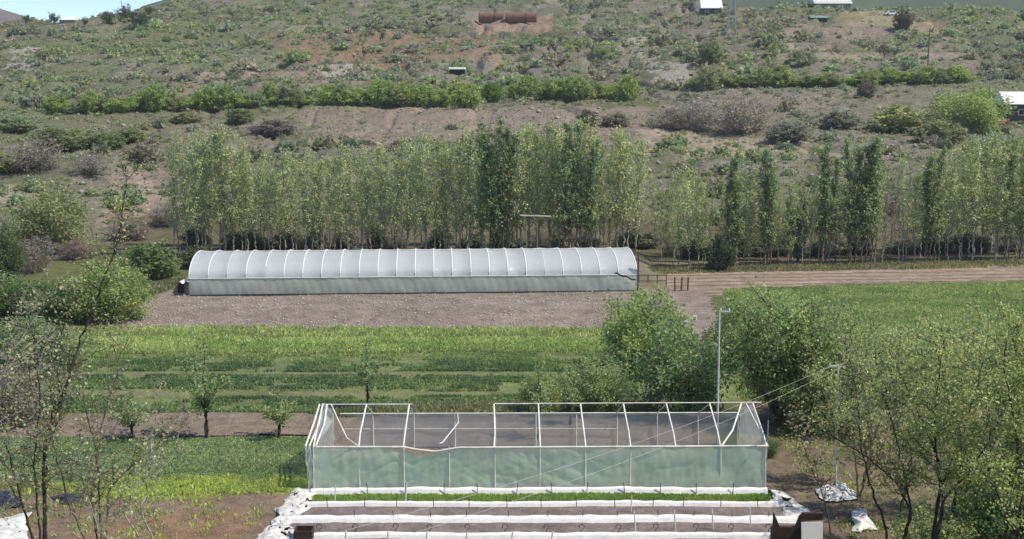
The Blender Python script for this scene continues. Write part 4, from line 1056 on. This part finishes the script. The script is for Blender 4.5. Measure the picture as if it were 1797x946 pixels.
p = T(1252, 600); e = empty('timber_pile', p); tag(e, 'small pile of orange brown boards beside the path behind the dark tree', 'boards')
for k in range(5):
    mb = MB(); mb.box((-.1 + .05 * k, .1 * k, .12 + .13 * k), (1.5, .35, .1), R(-6 + 5 * k), 0, R(3 * k)); mb.build('board', M['wood'], e)
p = T(318, 514); e = empty('barrel', p); tag(e, 'small dark barrel standing at the left end of the tunnel greenhouse', 'barrel')
mb = MB(); mb.tube([(0, 0, 0), (0, 0, .3), (0, 0, .62), (0, 0, .9)], [.27, .3, .3, .27], 14); mb.build('drum', M['brown'], e)
mb = MB(); mb.tube([(0, 0, .29), (0, 0, .33)], .315, 14); mb.build('hoop', M['rust'], e)

# ================================================================== HILLSIDE OBJECTS
def tank(x0, x1, py, label, dz=0):
    a = T((x0 + x1) / 2, py); k = ppm(a); L = (x1 - x0) / k; r = 8.2 / k
    e = empty('steel_tank', a + np.array([0, 0, r * .8])); e.rotation_euler = (0, 0, R(-9)); tag(e, label, 'tank')
    n = 20; mb = MB(); V = []; 
    for xx in np.linspace(-L / 2, L / 2, 7):
        for q in range(n): V.append((xx, r * math.cos(2 * math.pi * q / n), r * math.sin(2 * math.pi * q / n)))
    mb.add(V, [(i * n + q, i * n + (q + 1) % n, (i + 1) * n + (q + 1) % n, (i + 1) * n + q) for i in range(6) for q in range(n)]); mb.build('shell', M['rust'], e, True)
    mb = MB(); mb.tube([(L / 2 - .15, 0, 0), (L / 2 + .05, 0, 0)], r * .98, n); mb.build('end_cap', M['rust'], e)
    mb = MB(); mb.tube([(-L / 2 + .5, 0, 0), (-L / 2 + .56, 0, 0)], r * .97, n); mb.build('shade_disc', M['inner_shade'], e)  # near-black disc closes the bore, painted as its inner shade
    for xx in (-L / 2 + .08, L * .15): 
        mb = MB(); V = []
        for x_ in (xx - .12, xx + .12):
            for q in range(n): V.append((x_, (r + .1) * math.cos(2 * math.pi * q / n), (r + .1) * math.sin(2 * math.pi * q / n)))
        mb.add(V, [(q, (q + 1) % n, n + (q + 1) % n, n + q) for q in range(n)]); mb.build('hoop', M['brown'], e)
tank(841, 884, 38, 'rusty open ended steel tank lying on the upper hillside, left of two')
tank(888, 942, 38, 'rusty open ended steel tank lying on the upper hillside, right of two')
def building(px, py, wpx, hpx, dep, roofm, wallm, label, rz=0., slope=.25, over=.5, wins=3, name='house', two=False):
    p = T(px, py); k = ppm(p); wd = wpx / k; hg = hpx / k
    e = empty(name, p - np.array([0, 0, .5]), rz); tag(e, label, 'house' if name == 'house' else 'shed')
    mb = MB(); mb.box((0, dep / 2, (hg + .5) / 2), (wd, dep, hg + .5)); mb.build('wall', M[wallm], e)
    mb = MB(); z = hg + .5; w2 = wd / 2 + over; r_ = dep / 2 + over; rise = dep * slope
    mb.add([(-w2, dep / 2 - r_, z), (w2, dep / 2 - r_, z), (w2, dep / 2, z + rise), (-w2, dep / 2, z + rise), (-w2, dep / 2 + r_, z), (w2, dep / 2 + r_, z),
            (-w2, dep / 2 - r_, z + .15), (w2, dep / 2 - r_, z + .15), (w2, dep / 2, z + rise + .15), (-w2, dep / 2, z + rise + .15), (-w2, dep / 2 + r_, z + .15), (w2, dep / 2 + r_, z + .15)],
           [(0, 3, 2, 1), (3, 4, 5, 2), (6, 7, 8, 9), (9, 8, 11, 10), (0, 1, 7, 6), (5, 4, 10, 11), (1, 2, 8, 7), (2, 5, 11, 8), (0, 6, 9, 3), (3, 9, 10, 4), (0, 3, 4), (1, 5, 2)]); mb.build('roof', M[roofm], e)
    for i in range(wins):
        x = -wd / 2 + wd * (i + .5) / wins; wo = MB(); ww = min(1.1, wd / wins * .5)
        wo.box((x, -.03, (hg + .5) * .62), (ww, .08, hg * .35)); f = wo.build('window', M['paint_white'], e)
        wo = MB(); wo.box((x, -.08, (hg + .5) * .62), (ww * .8, .04, hg * .28)); wo.build('pane', M['glass'], f)
    return e
building(1815, 214, 92, 30, 8, 'paint_white', 'wall_dark', 'dark walled house with a bright white roof cut by the right edge', R(-4), .28, .7, 2)
building(1249, 24, 34, 9, 6, 'paint_white', 'wall_dark', 'small pale roofed hut on the crest beside the lattice mast', 0, .5, .4, 2, 'hut')
building(1462, 17, 62, 10, 9, 'roof_pale', 'wall_grey', 'long pale roofed building on the crest, partly above the picture', R(3), .3, .6, 4)
building(1438, 38, 26, 6, 5, 'roof_green', 'inner_shade', 'low dark open sided shed just below the long pale roofed building', 0, .15, .4, 0, 'shed')  # solid walls painted near black as the shade of the open side
building(117, 40, 26, 4.5, 5, 'paint_white', 'wall_grey', 'tiny pale hut on the left skyline between dark trees', 0, .2, .3, 1, 'hut')
building(803, 132, 26, 10, 4, 'roof_pale', 'inner_shade', 'small dark lean to shelter with a pale roof edge on the middle hillside', R(5), .1, .3, 0, 'shelter')  # closed block, its walls coloured near black for the shaded opening
# red barrow / low red thing by the house
p = T(1757, 222); mb = MB(); mb.box((0, 0, .45), (3.0, 1.1, .6)); mb.box((0, 0, .85), (2.6, .9, .2)); o = mb.build('red_trough', M['red']); o.location = tuple(p); tag(o, 'low dull red trough in front of the white roofed house', 'trough')
# parked car
p = T(1563, 27); e = empty('parked_car', p, R(8)); tag(e, 'tiny white car parked on the crest of the right hillside', 'car')
mb = MB(); V = [(-2.1, 0.25), (-2.1, .75), (-1.2, .85), (-.7, 1.4), (.8, 1.42), (1.5, .9), (2.1, .8), (2.1, .25)]
mb.add([(x, -.85, z) for x, z in V] + [(x, .85, z) for x, z in V], [tuple(range(8)), tuple(range(15, 7, -1))] + [(i, i + 8, (i + 1) % 8 + 8, (i + 1) % 8) for i in range(8)]); mb.build('body', M['paint_white'], e)
mb = MB(); mb.add([(-.95, -.87, .9), (-.62, -.87, 1.3), (.75, -.87, 1.32), (1.2, -.87, .92)], [(0, 1, 2, 3)]); mb.add([(-.95, .87, .9), (-.62, .87, 1.3), (.75, .87, 1.32), (1.2, .87, .92)], [(3, 2, 1, 0)]); mb.build('window', M['glass'], e)
for x in (-1.3, 1.35):
    for y in (-.82, .82):
        mb = MB(); mb.tube([(x, y - .1, .32), (x, y + .1, .32)], .32, 14); mb.build('wheel', M['tyre'], e)
# lattice mast
p = T(1283, 62); e = empty('lattice_mast', p); tag(e, 'grey steel lattice mast on the upper right slope near the pale roofed hut', 'mast')
k = ppm(p); Hm = 62 / k
for sx in (-1, 1):
    for sy in (-1, 1):
        mb = MB(); mb.tube([(sx * 1.3, sy * 1.3, -.3), (sx * .55, sy * .55, Hm)], .12, 5); mb.build('leg', M['steel'], e)
mb = MB(); nn = 7
for i in range(nn):
    f0, f1 = i / nn, (i + 1) / nn; r0_, r1_ = 1.3 - .75 * f0, 1.3 - .75 * f1
    for (ax_, ay_, bx_, by_) in ((-1, -1, 1, -1), (1, -1, 1, 1), (1, 1, -1, 1), (-1, 1, -1, -1)):
        mb.tube([(ax_ * r0_, ay_ * r0_, Hm * f0), (bx_ * r1_, by_ * r1_, Hm * f1)], .05, 4); mb.tube([(bx_ * r0_, by_ * r0_, Hm * f0), (ax_ * r1_, ay_ * r1_, Hm * f1)], .05, 4)
mb.build('bracing', M['steel'], e)
mb = MB(); mb.box((0, 0, Hm * .93), (5.2, .2, .2)); mb.box((0, 0, Hm * .75), (4.2, .2, .2)); mb.build('crossarm', M['steel'], e)

# ================================================================== FOREGROUND AND MIDGROUND TREES
def leader_tree(name, base, leaders, seed, size, col, label, bark='bark', cat='tree', **kw):
    """leaders: lists of (px,py,Y) ; base = (x,y,z) world"""
    g = np.random.default_rng(seed); base = np.asarray(base, float); LL = []; 
    for L in leaders: LL.append([P(a, b, c) - base for a, b, c in L])
    ms = tree_meshes(name, LL, g, size, bark, **kw)
    return add_tree(name, ms, base, 1, 0, col, label, cat)
def rootpt(px, Y):
    x = (px - CX) / F * Y; return np.array([x, Y, h1(x, Y) - .1])
def proot(b): # leader start given as world -> pixel triple
    return b
def with_root(b, L):  # prepend base as pixel triple
    d = b - np.array([0, 0, H]); f = d[1] * ct - d[2] * st; px = CX + F * d[0] / f; up = d[1] * st + d[2] * ct; py = CY - F * up / f
    return [(px, py, b[1])] + L
# small orchard trees in the middle
def small_tree(px, base, top, wpx, seed, col, label, lean=0, stems=5, per=4, size=.13, trunk=.3, minz=None):
    p = T(px, base); k = ppm(p); hh = (base - top) / k * 1.0; wd = wpx / k; g = np.random.default_rng(seed); L = []
    for q in range(stems):
        az = 6.28 * q / stems + g.uniform(0, .8); rr = wd * .42 * (0 if q == 0 else g.uniform(.7, 1.1)); tz = hh * (1 if q == 0 else g.uniform(.5, .8))
        L.append([(0, 0, -.1), (.04, 0, hh * trunk), (math.cos(az) * rr * .5, math.sin(az) * rr * .5, hh * (trunk + .2)), (math.cos(az) * rr, math.sin(az) * rr, tz)])
    ms = tree_meshes('small_tree', L, g, size, 'darkbark', minr=.008, r0=.05, start=.35, spacing=.16, blen=.55, elev=(0, 60), twigs=4, tlen=.3, per=per, jit=.08, taper=.4, wig=.05)
    return add_tree('fruit_tree', ms, p, 1, g.uniform(0, 6), col, label, 'tree')
small_tree(362, 770, 592, 125, 1, (.19, .23, .10), 'sparse young fruit tree with dark trunk in the brown soil left of the broken greenhouse', stems=7, per=4)
small_tree(490, 770, 688, 95, 2, (.18, .22, .09), 'short spreading fruit tree just left of the broken greenhouse', stems=6, per=5, trunk=.35)
small_tree(645, 716, 598, 52, 3, (.16, .21, .09), 'slender upright sapling behind the left part of the broken greenhouse', stems=3, per=7)
small_tree(232, 772, 688, 90, 4, (.19, .23, .10), 'low spreading fruit tree left of the one with the dark trunk', stems=6, per=5, trunk=.25)
small_tree(945, 770, 640, 70, 6, (.17, .21, .09), 'thin young tree seen through the middle of the broken greenhouse', stems=4, per=5)
small_tree(1000, 745, 650, 50, 8, (.17, .21, .09), 'small thin tree left of the compact light green bush', stems=4, per=5)

# left foreground: sparse trees
b1 = rootpt(40, 44.)
leader_tree('sparse_tree', b1, [
    with_root(b1, [(76, 800, 45), (82, 760, 45.3), (112, 690, 45.8), (140, 600, 46.4), (165, 535, 47), (205, 430, 47.6), (222, 320, 48.2), (252, 278, 48.6)]),
    with_root(b1, [(60, 820, 44.6), (70, 700, 44.2), (62, 600, 43.5), (45, 520, 43)]),
    with_root(b1, [(80, 790, 45), (110, 720, 46), (95, 620, 47), (120, 540, 47.6)]),
    with_root(b1, [(30, 850, 43.5), (-10, 700, 43), (-30, 600, 42)])], 21, .10, (.23, .245, .12), 'tall sparse tree with a long dark whip branch at the far left foreground', 'darkbark', 
    minr=.008, r0=[.075, .05, .05, .05], start=.3, spacing=.17, blen=1.15, elev=(-10, 65), twigs=10, tlen=.55, per=1.5, jit=.06, taper=.45, wig=.02)
b2 = rootpt(150, 38.)
leader_tree('sparse_tree', b2, [
    with_root(b2, [(160, 860, 39), (190, 700, 40), (215, 600, 41)]),
    with_root(b2, [(175, 880, 38.6), (168, 780, 38.5), (150, 720, 38.2), (135, 640, 38)]),
    with_root(b2, [(190, 860, 39.2), (240, 810, 40), (300, 760, 41), (345, 720, 41.6)]),
    with_root(b2, [(120, 880, 38), (90, 760, 37.5), (40, 650, 37)])], 22, .095, (.23, .24, .125), 'sparse grey twigged tree just right of the tall left foreground tree', 'bark',
    minr=.007, r0=[.05, .05, .045, .04], start=.3, spacing=.17, blen=.95, elev=(-10, 65), twigs=9, tlen=.5, per=1.5, jit=.06, taper=.45, wig=.02)
b3 = rootpt(280, 36.)
leader_tree('sparse_tree', b3, [
    with_root(b3, [(250, 900, 37), (262, 800, 37.6), (278, 700, 38), (285, 672, 38.2)]),
    with_root(b3, [(215, 900, 36.6), (240, 850, 37), (290, 820, 37.5), (320, 780, 38)]),
    with_root(b3, [(170, 930, 36), (150, 860, 36), (135, 780, 36)])], 23, .10, (.24, .25, .13), 'low pale twigged tree at the bottom left in front of the bare soil', 'palebark',
    minr=.007, r0=[.035, .035, .035], start=.3, spacing=.2, blen=.7, elev=(0, 60), twigs=4, tlen=.4, per=2.4, jit=.08, taper=.5, wig=.04)
b4 = rootpt(-60, 36.)
leader_tree('sparse_tree', b4, [
    with_root(b4, [(-40, 800, 37), (20, 620, 38), (60, 560, 38.6), (100, 500, 39)]),
    with_root(b4, [(-60, 760, 37), (-10, 660, 38), (80, 590, 39)]),
    with_root(b4, [(-20, 850, 37), (30, 760, 38), (90, 780, 39)])], 24, .10, (.23, .24, .12), 'pale branched tree leaning in from the left edge', 'palebark',
    minr=.008, r0=[.05, .045, .04], start=.3, spacing=.19, blen=1.0, elev=(-10, 60), twigs=9, tlen=.5, per=1.4, jit=.06, taper=.5, wig=.05)

# right foreground: leafy light green trees
RC = (.25, .28, .11)
def right_tree(bpx, Y, leaders, seed, label, col=RC, per=3.2, r0=.06, blen=1.35, spacing=.12, size=.105, start=.4, bark='darkbark', minr=.008, twigs=6, tlen=.6):
    b = rootpt(bpx, Y)
    leader_tree('leafy_tree', b, [with_root(b, L) for L in leaders], seed, size, col, label, bark, minr=minr, r0=r0, start=start, spacing=spacing, blen=blen, elev=(-5, 65), twigs=twigs, tlen=tlen, per=per * 2.9, jit=.10, taper=.35, wig=.022)
right_tree(1660, 44., [[(1656, 900, 45), (1646, 800, 45.5), (1600, 700, 46), (1560, 610, 46.6)], [(1650, 860, 45), (1690, 760, 45.8), (1715, 680, 46.4), (1735, 590, 47)],
    [(1648, 850, 45), (1640, 740, 45), (1650, 640, 45), (1660, 590, 45)], [(1655, 880, 44.6), (1720, 800, 44), (1770, 700, 43.6)]], 31, 'tall light green leafy tree with dark limbs, centre of the right foreground', per=3.0)
right_tree(1590, 45., [[(1556, 930, 46), (1530, 860, 46.6), (1512, 790, 47), (1505, 700, 47.6), (1490, 620, 48)], [(1600, 900, 46), (1570, 845, 46.4), (1520, 800, 46.8), (1440, 755, 47.4), (1400, 740, 47.8)],
    [(1600, 900, 45.6), (1580, 800, 45.6), (1560, 720, 45.6), (1550, 660, 45.6)]], 32, 'open branched tree with reddish twigs left of the tallest right foreground tree', (.20, .20, .10), per=1.6, blen=.9, start=.42)
right_tree(1500, 41., [[(1450, 890, 42.5), (1432, 840, 43), (1410, 780, 43.6), (1390, 745, 44)]], 33, 'thin bare stemmed sapling in front of the pole with the crossarm', (.2, .18, .1), per=.8, blen=.5, r0=.04, start=.5)
right_tree(1800, 42., [[(1790, 850, 43), (1780, 740, 43.6), (1760, 640, 44), (1770, 580, 44.4)], [(1800, 850, 43), (1820, 700, 43.5), (1800, 600, 44)], [(1770, 900, 42.6), (1740, 850, 42.4), (1720, 820, 42.2)]], 34, 'bright green leafy tree cut by the right edge', (.22, .25, .085), per=3.4)
right_tree(1745, 52., [[(1740, 800, 54), (1730, 700, 55), (1700, 600, 56)], [(1745, 780, 54), (1800, 640, 55), (1810, 580, 56)], [(1700, 800, 54), (1640, 680, 55), (1600, 590, 56)]], 35, 'pale green leafy tree behind the tall right foreground tree', (.26, .285, .11), per=3.4, blen=1.5, spacing=.17)
right_tree(1530, 57., [[(1530, 800, 58), (1520, 700, 59), (1500, 600, 60)], [(1530, 780, 58), (1570, 660, 59), (1590, 600, 60)], [(1500, 780, 58), (1450, 700, 58.6), (1440, 640, 59)]], 36, 'mid green leafy tree between the big dense tree and the right foreground trees', (.235, .265, .10), per=3.4, blen=1.5, spacing=.17, bark='bark')
right_tree(1690, 49., [[(1690, 800, 50), (1665, 700, 50.6), (1640, 600, 51)], [(1690, 780, 50), (1720, 690, 50.6), (1700, 610, 51)]], 37, 'light green leafy tree filling the gap between the two tallest right foreground trees', (.27, .29, .11), per=3.4, blen=1.5)
right_tree(1600, 53., [[(1600, 820, 54), (1590, 720, 54.6), (1560, 640, 55)], [(1600, 800, 54), (1640, 700, 54.6), (1650, 620, 55)]], 38, 'light green leafy tree behind the open branched reddish twigged tree', (.26, .28, .11), per=3.2, blen=1.4)
right_tree(1850, 47., [[(1830, 780, 48), (1790, 660, 48.6), (1770, 560, 49)], [(1840, 780, 48), (1810, 680, 48), (1790, 620, 48)]], 39, 'yellowish green crown at the right edge, above the bright green leafy tree', (.27, .29, .10), per=3.4, blen=1.5)
put_bushy(1760, 1000, 840, 1650, 1870, (.06, .10, .03), 'dark green bush in the bottom right corner', 'bush', 'bush')
put_bushy(1640, 1010, 880, 1560, 1730, (.19, .215, .09), 'green bush in the lower right foreground, left of the dark corner bush', 'bush', 'bush')
put_bushy(1790, 850, 740, 1735, 1850, (.14, .175, .065), 'green bush at the right edge above the dark corner bush', 'bush', 'bush')
put_bushy(1700, 905, 800, 1660, 1740, (.19, .21, .04), 'bright yellow green bush low in the right foreground', 'bush', 'bush')
put_bushy(1345, 800, 765, 1330, 1385, (.085, .12, .04), 'small weedy green bush at the right front corner post of the broken greenhouse', 'bush', 'bush')

# ================================================================== AIR
hm, hnt, hb = mat('haze'); hnt.nodes.remove(hb)
pv = hnt.nodes.new('ShaderNodeVolumePrincipled'); pv.inputs['Color'].default_value = (.95, .96, 1, 1)
pv.inputs['Density'].default_value = .00018; pv.inputs['Anisotropy'].default_value = .2
hnt.links.new(pv.outputs[0], hnt.nodes['Material Output'].inputs['Volume'])
mb = MB(); mb.box((0, 700, 115), (3600, 1740, 290)); hz = mb.build('haze', hm); tag(hz, kind='stuff')
